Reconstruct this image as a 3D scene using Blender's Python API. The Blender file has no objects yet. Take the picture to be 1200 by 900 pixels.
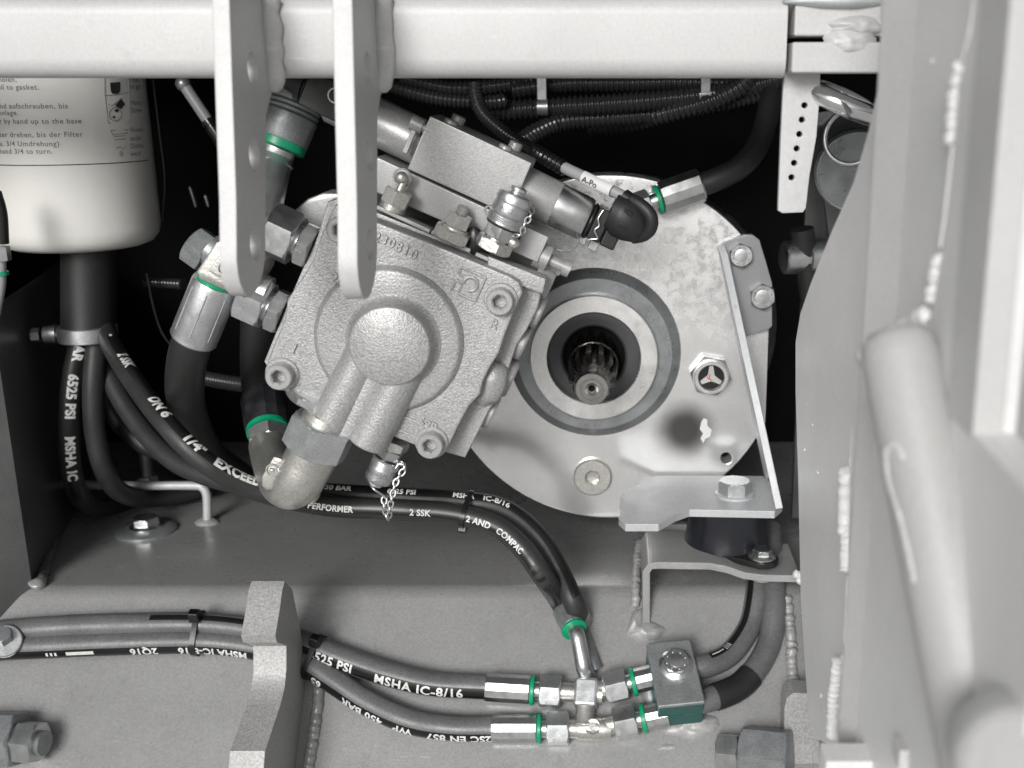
import bpy, bmesh, math, random
from math import sin, cos, tan, pi, radians, sqrt, atan2
from mathutils import Vector, Matrix, noise

random.seed(7)
scene = bpy.context.scene
V = Vector

# ------------------------------------------------------------------ camera (lengths in mm, scene in metres)
MM = 0.001
FPX, CX, CY = 1287.0, 720.0, 450.0
PITCH = radians(15.0)
CAM = V((0, -643, 0))
cam_d = bpy.data.cameras.new('camera')
cam_d.sensor_width = 36.0
cam_d.lens = FPX / 1200 * 36.0
cam_d.shift_x = -(CX - 600) / 1200
cam_d.clip_start, cam_d.clip_end = 0.005, 200
cam_d.dof.use_dof = True
cam_d.dof.focus_distance = 0.575
cam_d.dof.aperture_fstop = 9.0
cam = bpy.data.objects.new('camera', cam_d)
cam.location = CAM * MM
cam.rotation_euler = (radians(90) - PITCH, 0, 0)
scene.collection.objects.link(cam)
scene.camera = cam

# ------------------------------------------------------------------ overcast sky and soft sun
SUN_EL, SUN_AZ = radians(22), radians(-14)      # behind the camera, a little to its left
world = bpy.data.worlds.new('World')
scene.world = world
world.use_nodes = True
wn, wl = world.node_tree.nodes, world.node_tree.links
wn.clear()
sky = wn.new('ShaderNodeTexSky'); sky.sky_type = 'NISHITA'; sky.sun_disc = False
sky.sun_elevation = SUN_EL; sky.sun_rotation = radians(180) + SUN_AZ * -1
sky.dust_density = 3.0; sky.air_density = 1.0
hsv = wn.new('ShaderNodeHueSaturation'); hsv.inputs['Saturation'].default_value = 0.10
bg = wn.new('ShaderNodeBackground'); bg.inputs['Strength'].default_value = 0.078
wo = wn.new('ShaderNodeOutputWorld')
wl.new(sky.outputs[0], hsv.inputs['Color']); wl.new(hsv.outputs[0], bg.inputs['Color']); wl.new(bg.outputs[0], wo.inputs['Surface'])
sun_d = bpy.data.lights.new('sun', 'SUN'); sun_d.energy = 2.35; sun_d.angle = radians(20); sun_d.color = (1.0, 0.988, 0.978)
sun = bpy.data.objects.new('sun', sun_d); scene.collection.objects.link(sun)
sd = V((sin(SUN_AZ) * cos(SUN_EL), -cos(SUN_AZ) * cos(SUN_EL), sin(SUN_EL)))   # towards the sun
sun.rotation_euler = sd.to_track_quat('Z', 'Y').to_euler()
vs = scene.view_settings
vs.view_transform = 'Standard'; vs.look = 'None'; vs.gamma = 1.0; vs.exposure = 0.0; vs.use_curve_mapping = False
scene.render.engine = 'CYCLES'
scene.cycles.use_denoising = True
scene.cycles.max_bounces = 8

# ------------------------------------------------------------------ helpers: where things stand
UPV = V((0, sin(PITCH), cos(PITCH))); FWD = V((0, cos(PITCH), -sin(PITCH)))
def ray(px, py):
    return V(((px - CX) / FPX, 0, 0)) + UPV * (-(py - CY) / FPX) + FWD
def hitp(px, py, o, n):
    d = ray(px, py); return CAM + d * ((o - CAM).dot(n) / d.dot(n))
def W(px, py, Y): return hitp(px, py, V((0, Y, 0)), V((0, 1, 0)))
def WX(px, py, X): return hitp(px, py, V((X, 0, 0)), V((1, 0, 0)))
def WZ(px, py, Z): return hitp(px, py, V((0, 0, Z)), V((0, 0, 1)))
def S(px, py, Y): return (W(px + 1, py, Y) - W(px, py, Y)).length      # mm for one pixel there

# ------------------------------------------------------------------ materials
MATS = {}
def mat(name, base, rough=0.5, metal=0.0, speck=0.0, sscale=900, bump=0.0, bscale=900, blotch=0.0, blscale=25, rvar=0.0, spec=0.5, coat=0.0, dirt=0.0, scratch=0.0):
    m = bpy.data.materials.new(name); m.use_nodes = True
    nt = m.node_tree; n, l = nt.nodes, nt.links
    b = n['Principled BSDF']
    if not isinstance(base, (tuple, list)): base = (base, base, base)
    b.inputs['Base Color'].default_value = (*base, 1)
    b.inputs['Roughness'].default_value = rough
    b.inputs['Metallic'].default_value = metal
    b.inputs['Specular IOR Level'].default_value = spec
    b.inputs['Coat Weight'].default_value = coat
    tc = n.new('ShaderNodeTexCoord')
    def nz(scale, detail=3, rg=0.6):
        t = n.new('ShaderNodeTexNoise'); t.inputs['Scale'].default_value = scale
        t.inputs['Detail'].default_value = detail; t.inputs['Roughness'].default_value = rg
        l.new(tc.outputs['Object'], t.inputs['Vector']); return t.outputs['Fac']
    def mr(src, a, bb, lo=0.3, hi=0.7):
        r = n.new('ShaderNodeMapRange'); r.inputs[1].default_value = lo; r.inputs[2].default_value = hi
        r.inputs[3].default_value = a; r.inputs[4].default_value = bb; l.new(src, r.inputs[0]); return r.outputs[0]
    def mul(a, bb):
        q = n.new('ShaderNodeMath'); q.operation = 'MULTIPLY'; l.new(a, q.inputs[0]); l.new(bb, q.inputs[1]); return q.outputs[0]
    fac = None
    if speck:
        fac = mr(nz(sscale, 2), 1 - speck, 1 + speck)
    if blotch:
        f2 = mr(nz(blscale, 5, 0.65), 1 - blotch, 1 + blotch * 0.6); fac = mul(fac, f2) if fac else f2
    if dirt:
        f3 = mr(nz(blscale * 6, 6, 0.75), 1 - dirt, 1.0, 0.28, 0.42); fac = mul(fac, f3) if fac else f3
    if scratch:
        mp = n.new('ShaderNodeMapping'); mp.inputs['Scale'].default_value = (60, 60, 700); mp.inputs['Rotation'].default_value = (0.5, 0.3, 0.4)
        l.new(tc.outputs['Object'], mp.inputs['Vector'])
        t = n.new('ShaderNodeTexNoise'); t.inputs['Scale'].default_value = 1.0; t.inputs['Detail'].default_value = 2; l.new(mp.outputs[0], t.inputs['Vector'])
        sc_ = mr(t.outputs['Fac'], 0, scratch, 0.69, 0.73); md = mul(sc_, mr(nz(20, 2), 0, 1, 0.45, 0.6))
        ad = n.new('ShaderNodeMath'); ad.operation = 'ADD'; l.new(md, ad.inputs[0]); ad.inputs[1].default_value = 1.0
        fac = mul(fac, ad.outputs[0]) if fac else ad.outputs[0]
    if fac:
        mx = n.new('ShaderNodeVectorMath'); mx.operation = 'SCALE'; mx.inputs[0].default_value = base
        l.new(fac, mx.inputs['Scale']); l.new(mx.outputs[0], b.inputs['Base Color'])
    if rvar:
        l.new(mr(nz(blscale * 1.7, 6, 0.7), max(0.04, rough - rvar), min(1, rough + rvar)), b.inputs['Roughness'])
    if bump:
        bp = n.new('ShaderNodeBump'); bp.inputs['Strength'].default_value = bump; bp.inputs['Distance'].default_value = 0.0004
        l.new(nz(bscale, 2), bp.inputs['Height']); l.new(bp.outputs[0], b.inputs['Normal'])
    MATS[name] = m; return m
mat('pump_paint', (0.38, 0.38, 0.376), 0.42, 0.33, speck=0.24, sscale=1000, bump=0.7, bscale=950, blotch=0.10, blscale=30, dirt=0.10, rvar=0.06)
mat('pump_smooth', (0.38, 0.38, 0.376), 0.36, 0.35, speck=0.16, sscale=1300, bump=0.2, bscale=1300, blotch=0.06)
mat('frame_paint', (0.74, 0.738, 0.73), 0.44, 0.0, speck=0.05, sscale=700, bump=0.15, bscale=400, blotch=0.07, blscale=14, dirt=0.08, scratch=0.15)
mat('tube_paint', (0.42, 0.42, 0.415), 0.5, 0.0, speck=0.05, sscale=700, bump=0.15, bscale=400, blotch=0.07, blscale=14, dirt=0.1, scratch=0.2)
mat('beam_paint', (0.55, 0.549, 0.543), 0.48, 0.05, speck=0.05, sscale=700, bump=0.12, bscale=400, blotch=0.06, blscale=14, dirt=0.10, scratch=0.14)
mat('floor_paint', (0.285, 0.285, 0.283), 0.29, 0.16, speck=0.13, sscale=800, bump=0.12, bscale=600, blotch=0.10, blscale=14, rvar=0.07, dirt=0.16, scratch=0.35)
mat('hook_paint', (0.36, 0.358, 0.352), 0.5, 0.15, speck=0.25, sscale=900, bump=0.5, bscale=800, blotch=0.10, dirt=0.15)
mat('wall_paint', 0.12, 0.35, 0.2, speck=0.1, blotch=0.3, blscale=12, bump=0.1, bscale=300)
mat('zinc', (0.64, 0.65, 0.645), 0.33, 1.0, speck=0.06, sscale=500, blotch=0.12, blscale=90, rvar=0.08, bump=0.05, bscale=400)
mat('zinc_matt', (0.64, 0.655, 0.66), 0.36, 0.9, speck=0.12, sscale=1200, blotch=0.12, blscale=120, bump=0.15, bscale=900, rvar=0.08)
mat('zinc_dark', (0.30, 0.315, 0.32), 0.45, 0.6, speck=0.18, sscale=1300, blotch=0.2, blscale=110, bump=0.2, bscale=900, rvar=0.1)
mat('cast_zinc', (0.62, 0.61, 0.57), 0.36, 0.85, speck=0.15, sscale=900, bump=0.35, bscale=700, blotch=0.12, blscale=80)
mat('chrome', (0.82, 0.82, 0.82), 0.12, 1.0, rvar=0.06, blscale=60)
mat('bracket_zinc', (0.50, 0.51, 0.52), 0.5, 0.25, speck=0.05, sscale=500, blotch=0.1, blscale=30, dirt=0.25, rvar=0.08)
mat('bracket_grey', (0.24, 0.245, 0.25), 0.45, 0.2, speck=0.05, blotch=0.1, blscale=30, dirt=0.1)
mat('ring_steel', (0.78, 0.775, 0.76), 0.32, 0.9, speck=0.06, sscale=600, blotch=0.08, blscale=60, rvar=0.08)
mat('boss_grey', (0.33, 0.34, 0.35), 0.32, 0.7, blotch=0.25, blscale=50, rvar=0.1, speck=0.06)
mat('shaft_oily', (0.055, 0.05, 0.044), 0.24, 0.85, blotch=0.6, blscale=120, rvar=0.12, bump=0.6, bscale=250)
mat('shaft_end', (0.40, 0.39, 0.37), 0.30, 0.95, blotch=0.2, blscale=150, speck=0.1)
mat('rubber', (0.125, 0.125, 0.127), 0.40, 0, speck=0.2, sscale=900, bump=0.25, bscale=700, blotch=0.22, blscale=40, rvar=0.1, dirt=0.2)
mat('weld_grey', (0.33, 0.33, 0.325), 0.42, 0.1, speck=0.1, blotch=0.15, bump=0.2)
mat('strap_paint', (0.30, 0.30, 0.297), 0.45, 0.0, speck=0.1, bump=0.2, blotch=0.15, blscale=40, dirt=0.25, scratch=0.6)
mat('rubber_mid', 0.03, 0.5, 0, speck=0.2, sscale=900, bump=0.25, bscale=700, blotch=0.3, blscale=40, rvar=0.1, dirt=0.25)
mat('rubber_dark', 0.018, 0.5, 0, speck=0.2, bump=0.2, blotch=0.3, blscale=40)
mat('stripe_black', 0.008, 0.35, 0, speck=0.2)
mat('black_plastic', 0.014, 0.32, 0, blotch=0.2, blscale=60, bump=0.1)
mat('conduit_black', 0.03, 0.22, 0, blotch=0.2)
mat('mount_rubber', (0.012, 0.013, 0.018), 0.28, 0, blotch=0.3, blscale=60, bump=0.2, bscale=200, coat=0.3)
mat('black_gloss', 0.012, 0.2, 0, blotch=0.2, blscale=60)
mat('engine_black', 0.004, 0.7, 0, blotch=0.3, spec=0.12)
mat('casting_dark', (0.055, 0.055, 0.062), 0.42, 0.6, blotch=0.8, blscale=60, bump=0.6, bscale=150, rvar=0.15)
mat('green', (0.004, 0.30, 0.14), 0.35)
mat('teal', (0.004, 0.085, 0.075), 0.28, 0, blotch=0.2, blscale=60, bump=0.1, bscale=300)
mat('enamel', (0.76, 0.75, 0.71), 0.33, 0, blotch=0.04, blscale=14, dirt=0.04, coat=0.3)
mat('print_black', 0.03, 0.5); mat('print_grey', 0.22, 0.5); mat('print_white', (0.72, 0.72, 0.70), 0.5, 0, blotch=0.3, blscale=120, dirt=0.55)
mat('label_white', (0.66, 0.66, 0.65), 0.45, 0, blotch=0.05)
mat('sleeve_grey', (0.30, 0.30, 0.31), 0.4)
mat('seal_grey', (0.045, 0.047, 0.05), 0.42, 0, blotch=0.2, blscale=60)
mat('white_paint', (0.62, 0.62, 0.61), 0.5)
mat('red_print', (0.6, 0.03, 0.02), 0.4)
mat('rust', (0.22, 0.08, 0.03), 0.8, 0, blotch=0.4, blscale=200)
mat('glass_dark', 0.02, 0.08)
mat('yard', (0.6, 0.595, 0.585), 0.9, 0, blotch=0.2, blscale=2, speck=0.2, sscale=60)

def flange_material():
    m = mat('flange_steel', (0.86, 0.856, 0.845), 0.3, 0.75, speck=0.05, sscale=700, blotch=0.12, blscale=22, scratch=0.2)
    nt = m.node_tree; n, l = nt.nodes, nt.links; b = n['Principled BSDF']
    tc = n.new('ShaderNodeTexCoord')
    # mottled patches: rougher and greyer towards the top of the plate, smoother elsewhere
    t = n.new('ShaderNodeTexNoise'); t.inputs['Scale'].default_value = 190; t.inputs['Detail'].default_value = 4; t.inputs['Roughness'].default_value = 0.6
    l.new(tc.outputs['Object'], t.inputs['Vector'])
    t2 = n.new('ShaderNodeTexNoise'); t2.inputs['Scale'].default_value = 16; t2.inputs['Detail'].default_value = 3
    l.new(tc.outputs['Object'], t2.inputs['Vector'])
    sep = n.new('ShaderNodeSeparateXYZ'); l.new(tc.outputs['Object'], sep.inputs[0])
    hz = n.new('ShaderNodeMapRange'); hz.inputs[1].default_value = -0.01; hz.inputs[2].default_value = 0.05; l.new(sep.outputs['Z'], hz.inputs[0])
    q = n.new('ShaderNodeMapRange'); q.inputs[1].default_value = 0.35; q.inputs[2].default_value = 0.65; q.inputs[3].default_value = 0.0; q.inputs[4].default_value = 1.0
    l.new(t.outputs['Fac'], q.inputs[0])
    mm = n.new('ShaderNodeMath'); mm.operation = 'MULTIPLY'; l.new(q.outputs[0], mm.inputs[0]); l.new(hz.outputs[0], mm.inputs[1])
    # wipe streaks
    r = n.new('ShaderNodeMapRange'); r.inputs[3].default_value = 0.11; r.inputs[4].default_value = 0.42; l.new(mm.outputs[0], r.inputs[0])
    a = n.new('ShaderNodeMath'); a.operation = 'MULTIPLY_ADD'; a.inputs[1].default_value = 0.16; l.new(t2.outputs['Fac'], a.inputs[0]); l.new(r.outputs[0], a.inputs[2])
    l.new(a.outputs[0], b.inputs['Roughness'])
    old = b.inputs['Base Color'].links[0].from_socket
    mix = n.new('ShaderNodeMix'); mix.data_type = 'RGBA'; mix.blend_type = 'MULTIPLY'
    mf = n.new('ShaderNodeMath'); mf.operation = 'MULTIPLY'; mf.inputs[1].default_value = 0.38; l.new(mm.outputs[0], mf.inputs[0])
    l.new(mf.outputs[0], mix.inputs['Factor']); l.new(old, mix.inputs[6]); mix.inputs[7].default_value = (0.45, 0.45, 0.46, 1)
    vd = n.new('ShaderNodeVectorMath'); vd.operation = 'DISTANCE'; vd.name = 'stain_centre'; l.new(tc.outputs['Object'], vd.inputs[0])  # dark reflection painted into the flange colour as a soft noisy spot
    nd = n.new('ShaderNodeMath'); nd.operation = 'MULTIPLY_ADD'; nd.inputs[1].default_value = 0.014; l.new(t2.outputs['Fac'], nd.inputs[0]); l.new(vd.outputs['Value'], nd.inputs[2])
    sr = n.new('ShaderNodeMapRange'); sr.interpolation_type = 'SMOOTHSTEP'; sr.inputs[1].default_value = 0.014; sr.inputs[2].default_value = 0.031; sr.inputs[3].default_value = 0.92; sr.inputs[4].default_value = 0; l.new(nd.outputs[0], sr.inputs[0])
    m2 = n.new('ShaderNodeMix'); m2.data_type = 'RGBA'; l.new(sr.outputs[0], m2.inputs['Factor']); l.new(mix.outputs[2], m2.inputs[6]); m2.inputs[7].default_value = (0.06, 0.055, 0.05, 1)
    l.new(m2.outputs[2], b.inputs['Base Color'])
    return m
flange_material()

# ------------------------------------------------------------------ mesh building (all coordinates in world mm)
ORI = {}
def props(o, label=None, cat=None, group=None, kind=None):
    if label: o['label'] = label
    if cat: o['category'] = cat
    if group: o['group'] = group
    if kind: o['kind'] = kind
    return o
def thing(name, label, cat, loc, group=None):
    o = bpy.data.objects.new(name, None); o.empty_display_size = 0.01
    scene.collection.objects.link(o); o.location = V(loc) * MM; ORI[o] = V(loc)
    return props(o, label, cat, group)
def frame(d, xh=None):
    d = V(d).normalized()
    if xh is None: xh = V((0, 0, 1)) if abs(d.z) < 0.9 else V((0, 1, 0))
    x = V(xh) - d * V(xh).dot(d); x.normalize()
    return x, d.cross(x), d
class MB:
    def __init__(s): s.v, s.f, s.wn = [], [], False
    def add(s, vs, fs):
        k = len(s.v); s.v += [V(p) for p in vs]; s.f += [tuple(i + k for i in q) for q in fs]; return s
    def loft(s, rings, closed=True, caps=True):
        n = len(rings[0]); vs = [p for r in rings for p in r]; fs = []
        m = n if closed else n - 1
        for i in range(len(rings) - 1):
            for j in range(m):
                a, b = i * n + j, i * n + (j + 1) % n
                fs.append((a, b, b + n, a + n))
        if caps and closed:
            fs.append(tuple(reversed(range(n)))); fs.append(tuple((len(rings) - 1) * n + j for j in range(n)))
        return s.add(vs, fs)
    def prism(s, pts, off):
        off = V(off); return s.loft([[V(p) for p in pts], [V(p) + off for p in pts]])
    def lathe(s, o, d, prof, n=32, xh=None, ph=0.0, ell=1.0):
        x, y, z = frame(d, xh); o = V(o); rings = []
        for t, r in prof:
            r = max(r, 0.001)
            rings.append([o + z * t + (x * cos(ph + 2 * pi * j / n) + y * (sin(ph + 2 * pi * j / n) * ell)) * r for j in range(n)])
        return s.loft(rings)
    def hex(s, o, d, af, h, xh=None, ph=0.0, both=True, hole=0.0):
        x, y, z = frame(d, xh); o = V(o); a = af / 2; n = 48; c = 0.155 * a / 1.5
        ts = [0, c * .35, c * .7, c, h - c, h - c * .7, h - c * .35, h] if both else [0, h - c, h - c * .7, h - c * .35, h]
        rings = []
        for t in ts:
            e = min(t, h - t) if both else h - t
            ring = []
            for j in range(n):
                th = 2 * pi * j / n; k = (th % (pi / 3)) - pi / 6
                r = min(a / cos(k), a * 0.985 + e * 1.55)
                ring.append(o + z * t + (x * cos(th + ph) + y * sin(th + ph)) * r)
            rings.append(ring)
        return s.loft(rings)
    def tube(s, path, r, n=16, caps=True, rfun=None):
        P = [V(p) for p in path]; fr = frames(P); rings = []
        for i, p in enumerate(P):
            t, x, y = fr[i]; rr = rfun(i) if rfun else r
            rings.append([p + (x * cos(2 * pi * j / n) + y * sin(2 * pi * j / n)) * rr for j in range(n)])
        return s.loft(rings, caps=caps)
    def box(s, c, x, y, z, sx, sy, sz):
        c = V(c); x = V(x) * sx / 2; y = V(y) * sy / 2; z = V(z) * sz / 2
        return s.loft([[c - x - y - z, c + x - y - z, c + x + y - z, c - x + y - z], [c - x - y + z, c + x - y + z, c + x + y + z, c - x + y + z]])
    def ball(s, c, r, n=16, m=10, sc=(1, 1, 1), ax=None):
        c = V(c); x, y, z = ax if ax else (V((1, 0, 0)), V((0, 1, 0)), V((0, 0, 1))); rings = []
        for i in range(m + 1):
            ph = pi * i / m; rr = max(sin(ph), 0.002)
            rings.append([c + (x * (cos(2 * pi * j / n) * rr * sc[0]) + y * (sin(2 * pi * j / n) * rr * sc[1]) - z * (cos(ph) * sc[2])) * r for j in range(n)])
        return s.loft(rings)
    def torus(s, c, d, R, r, n=32, m=10, xh=None, a0=0, a1=2 * pi, sx=1.0):
        x, y, z = frame(d, xh); c = V(c); full = abs(a1 - a0 - 2 * pi) < 1e-6; rings = []
        k = n if full else n + 1
        for i in range(k):
            a = a0 + (a1 - a0) * i / n; e = x * cos(a) * sx + y * sin(a); en = (x * cos(a) + y * sin(a) * sx).normalized()
            rings.append([c + e * R + (en * cos(2 * pi * j / m) + z * sin(2 * pi * j / m)) * r for j in range(m)])
        if full: rings.append(rings[0])
        return s.loft(rings, caps=not full)
    def build(s, name, mt, parent=None, bevel=0.0, seg=2, sharp=32, label=None, cat=None, group=None, kind=None, weld=False):
        lo = V([min(p[i] for p in s.v) for i in range(3)]); hi = V([max(p[i] for p in s.v) for i in range(3)])
        c = (lo + hi) / 2
        me = bpy.data.meshes.new(name)
        me.from_pydata([(p - c) * MM for p in s.v], [], s.f)
        bm = bmesh.new(); bm.from_mesh(me)
        if weld: bmesh.ops.remove_doubles(bm, verts=bm.verts, dist=1e-6)
        bmesh.ops.recalc_face_normals(bm, faces=bm.faces); bm.to_mesh(me); bm.free()
        for p in me.polygons: p.use_smooth = True
        me.set_sharp_from_angle(angle=radians(sharp))
        me.materials.append(MATS[mt])
        o = bpy.data.objects.new(name, me); scene.collection.objects.link(o); ORI[o] = c
        if parent is not None:
            o.parent = parent; o.location = (c - ORI[parent]) * MM
        else: o.location = c * MM
        if bevel:
            b = o.modifiers.new('bevel', 'BEVEL'); b.width = bevel * MM; b.segments = seg; b.limit_method = 'ANGLE'; b.angle_limit = radians(35); b.harden_normals = True
        if s.wn:
            w = o.modifiers.new('normals', 'WEIGHTED_NORMAL'); w.keep_sharp = True; w.weight = 100
        return props(o, label, cat, group, kind)
def frames(P):
    out = []; n = len(P); x = None
    for i in range(n):
        t = (P[min(i + 1, n - 1)] - P[max(i - 1, 0)]).normalized()
        if x is None: x = frame(t)[0]
        x = (x - t * x.dot(t)).normalized(); out.append((t, x, t.cross(x)))
    return out
def spline(pts, step=4.0):
    P = [V(p) for p in pts]; P = [P[0] * 2 - P[1]] + P + [P[-1] * 2 - P[-2]]; out = []
    for i in range(1, len(P) - 2):
        a, b, c, d = P[i - 1:i + 3]; k = max(2, int((c - b).length / step))
        for j in range(k):
            t = j / k
            out.append(0.5 * ((2 * b) + (c - a) * t + (2 * a - 5 * b + 4 * c - d) * t * t + (3 * b - a - 3 * c + d) * t ** 3))
    out.append(P[-2]); return out
def plate(outers, depth, O, X, Y, bevel=0.0, holes=()):
    """outline(s) with holes as a 2D curve in the frame O, X, Y (mm), thickness depth along X x Y; returns an MB"""
    cu = bpy.data.curves.new('outline', 'CURVE'); cu.dimensions = '2D'; cu.fill_mode = 'BOTH'
    cu.extrude = max(depth / 2 - bevel, 0.001); cu.bevel_depth = bevel; cu.bevel_resolution = 1; cu.offset = -bevel
    for loop in list(outers) + list(holes):
        sp = cu.splines.new('POLY'); sp.points.add(len(loop) - 1); sp.use_cyclic_u = True
        for p, q in zip(sp.points, loop): p.co = (q[0], q[1], 0, 1)
    ob = bpy.data.objects.new('outline', cu); scene.collection.objects.link(ob)
    dg = bpy.context.evaluated_depsgraph_get(); me = bpy.data.meshes.new_from_object(ob.evaluated_get(dg))
    bm = bmesh.new(); bm.from_mesh(me); bmesh.ops.remove_doubles(bm, verts=bm.verts, dist=1e-4)
    Z = V(X).cross(V(Y)).normalized(); X, Y, O = V(X), V(Y), V(O)
    m = MB(); bm.verts.index_update()
    m.v = [O + X * v.co.x + Y * v.co.y + Z * (v.co.z + depth / 2) for v in bm.verts]
    m.f = [tuple(v.index for v in f.verts) for f in bm.faces]
    bm.free(); bpy.data.objects.remove(ob); bpy.data.curves.remove(cu); bpy.data.meshes.remove(me)
    m.wn = True
    return m
def circ(cx, cy, r, n=24, k=1.0): return [(cx + r * cos(2 * pi * i / n), cy + r * k * sin(2 * pi * i / n)) for i in range(n)]
def plateY(loops_px, Y, depth, bevel=0.0, holes_px=()):
    """px outlines on the plane Y, thickness going back (+Y)"""
    def cv(lp): return [(W(a, b, Y).x, W(a, b, Y).z) for a, b in lp]
    return plate([cv(q) for q in loops_px], depth, V((0, Y + depth, 0)), V((1, 0, 0)), V((0, 0, 1)), bevel, [cv(q) for q in holes_px])   # X x Z = -Y
def textmesh(body, size, bold=0.0, extrude=0.0, align='LEFT', bevel=0.0, space=1.0, cuts=0):
    cu = bpy.data.curves.new('lettering', 'FONT'); cu.body = body; cu.size = size; cu.offset = bold * size; cu.extrude = extrude; cu.bevel_depth = bevel
    cu.align_x = align; cu.resolution_u = 3; cu.space_character = space
    ob = bpy.data.objects.new('lettering', cu); scene.collection.objects.link(ob)
    dg = bpy.context.evaluated_depsgraph_get(); me = bpy.data.meshes.new_from_object(ob.evaluated_get(dg))
    bm = bmesh.new(); bm.from_mesh(me)
    for i in range(cuts):
        y = size * (0.75 * (i + 1) / (cuts + 1))
        bmesh.ops.bisect_plane(bm, geom=bm.verts[:] + bm.edges[:] + bm.faces[:], plane_co=(0, y, 0), plane_no=(0, 1, 0))
    if cuts:
        bmesh.ops.triangulate(bm, faces=bm.faces)
    bm.verts.index_update()
    vs = [v.co.copy() for v in bm.verts]; fs = [tuple(v.index for v in f.verts) for f in bm.faces]
    bm.free(); bpy.data.objects.remove(ob); bpy.data.curves.remove(cu); bpy.data.meshes.remove(me)
    return vs, fs
def text_flat(body, size, O, X, Y, bold=0.0, extrude=0.3, align='CENTER', bevel=0.0, space=1.0):
    vs, fs = textmesh(body, size, bold, extrude, align, bevel, space); X, Y, O = V(X).normalized(), V(Y).normalized(), V(O); Z = X.cross(Y)
    m = MB(); return m.add([O + X * v.x + Y * v.y + Z * v.z for v in vs], fs)

# hoses ---------------------------------------------------------------------------------------
class Path:
    def __init__(s, P):
        s.P = P; s.s = [0]
        for a, b in zip(P, P[1:]): s.s.append(s.s[-1] + (b - a).length)
        s.L = s.s[-1]
    def at(s, t):
        t = min(max(t, 0), s.L - 1e-4)
        lo, hi = 0, len(s.s) - 1
        while hi - lo > 1:
            m = (lo + hi) // 2
            if s.s[m] <= t: lo = m
            else: hi = m
        k = (t - s.s[lo]) / max(s.s[lo + 1] - s.s[lo], 1e-6)
        a, b = s.P[lo], s.P[lo + 1]
        t0 = (s.P[lo + 1] - s.P[max(lo - 1, 0)]).normalized(); t1 = (s.P[min(lo + 2, len(s.P) - 1)] - s.P[lo]).normalized()
        return a.lerp(b, k), t0.lerp(t1, k).normalized()
REFDIR = V((0, -0.86, 0.5))
def on_hose(path, r, s, w, phi, lift):
    """point on the skin: s along, w mm around from the direction phi (0 = outwards, positive = up side)"""
    p, t = path.at(s); n = (REFDIR - t * REFDIR.dot(t)).normalized(); b = n.cross(t)
    a = phi + w / r
    return p + (n * cos(a) + b * sin(a)) * (r + lift)
def hose_stripe(path, r, s0, s1, phi, width, name, mt, parent, lift=0.12):
    k = max(2, int((s1 - s0) / 4)); rings = []
    for i in range(k + 1):
        s = s0 + (s1 - s0) * i / k
        rings.append([on_hose(path, r, s, width * (j / 5 - 0.5), phi, lift) for j in range(6)])
    return MB().loft(rings, closed=False, caps=False).build(name, mt, parent)
def hose_text(path, r, body, s0, size, phi, parent, flip=False, mt='print_white', bold=0.03, lift=0.3, space=1.05, name='lettering'):
    vs, fs = textmesh(body, size, bold, 0, 'LEFT', 0, space, cuts=4)
    m = MB(); sg = -1 if flip else 1
    m.add([on_hose(path, r, s0 + sg * v.x, sg * (v.y - size * 0.36), phi, lift) for v in vs], fs)
    return m.build(name, mt, parent)
def hose(name, label, pts, r, mt='rubber', group=None, n=20, cat='hose', step=3.0):
    P = spline(pts, step); t = thing(name, label, cat, P[0], group)
    b = MB().tube(P, r, n).build('rubber_tube', mt, t, sharp=60)
    return t, Path(P), b
def conduit(name, label, pts, r, pitch=2.4, mt='conduit_black', parent=None, group=None, depth=0.26):
    pa = Path(spline(pts, 4)); n = int(pa.L / pitch * 4); P = [pa.at(pa.L * i / n)[0] for i in range(n + 1)]
    m = MB().tube(P, r, 14, rfun=lambda i: r * (1 + depth * (0.5 if i % 4 in (1, 2) else -0.5)))
    if parent: return m.build(name, mt, parent, sharp=70)
    return m.build(name, mt, sharp=70, label=label, cat='conduit', group=group)
def bead(path, r, name, parent, mt='frame_paint', wob=0.35, pitch=3.0, flat=1.0, **kw):
    pa = Path(spline(path, 2)); n = max(6, int(pa.L / pitch * 4)); P = [pa.at(pa.L * i / n)[0] for i in range(n + 1)]
    sd = random.random() * 50
    rr = [r * (1 + wob * 0.5 * noise.noise(V((i * 0.35 + sd, 0, 0))) + 0.06 * sin(i * 2 * pi / 4)) for i in range(n + 1)]
    rr[0] *= 0.5; rr[-1] *= 0.5
    P = [p + V((noise.noise(V((i * .3, sd, 0))), noise.noise(V((i * .3, sd, 9))), noise.noise(V((i * .3, sd, 5))))) * r * 0.25 for i, p in enumerate(P)]
    return MB().tube(P, r, 12, rfun=lambda i: rr[i]).build(name, mt, parent, sharp=80, **kw)
def lump(c, r, name, parent, mt='frame_paint', sc=(1, 1, 1), amp=0.3, seed=0, ax=None):
    m = MB().ball(c, r, 20, 14, sc, ax); c = V(c)
    m.v = [c + (p - c) * (1 + amp * noise.noise((p - c) / r * 1.3 + V((seed, seed * 2, 0)))) for p in m.v]
    return m.build(name, mt, parent, sharp=80)
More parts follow.
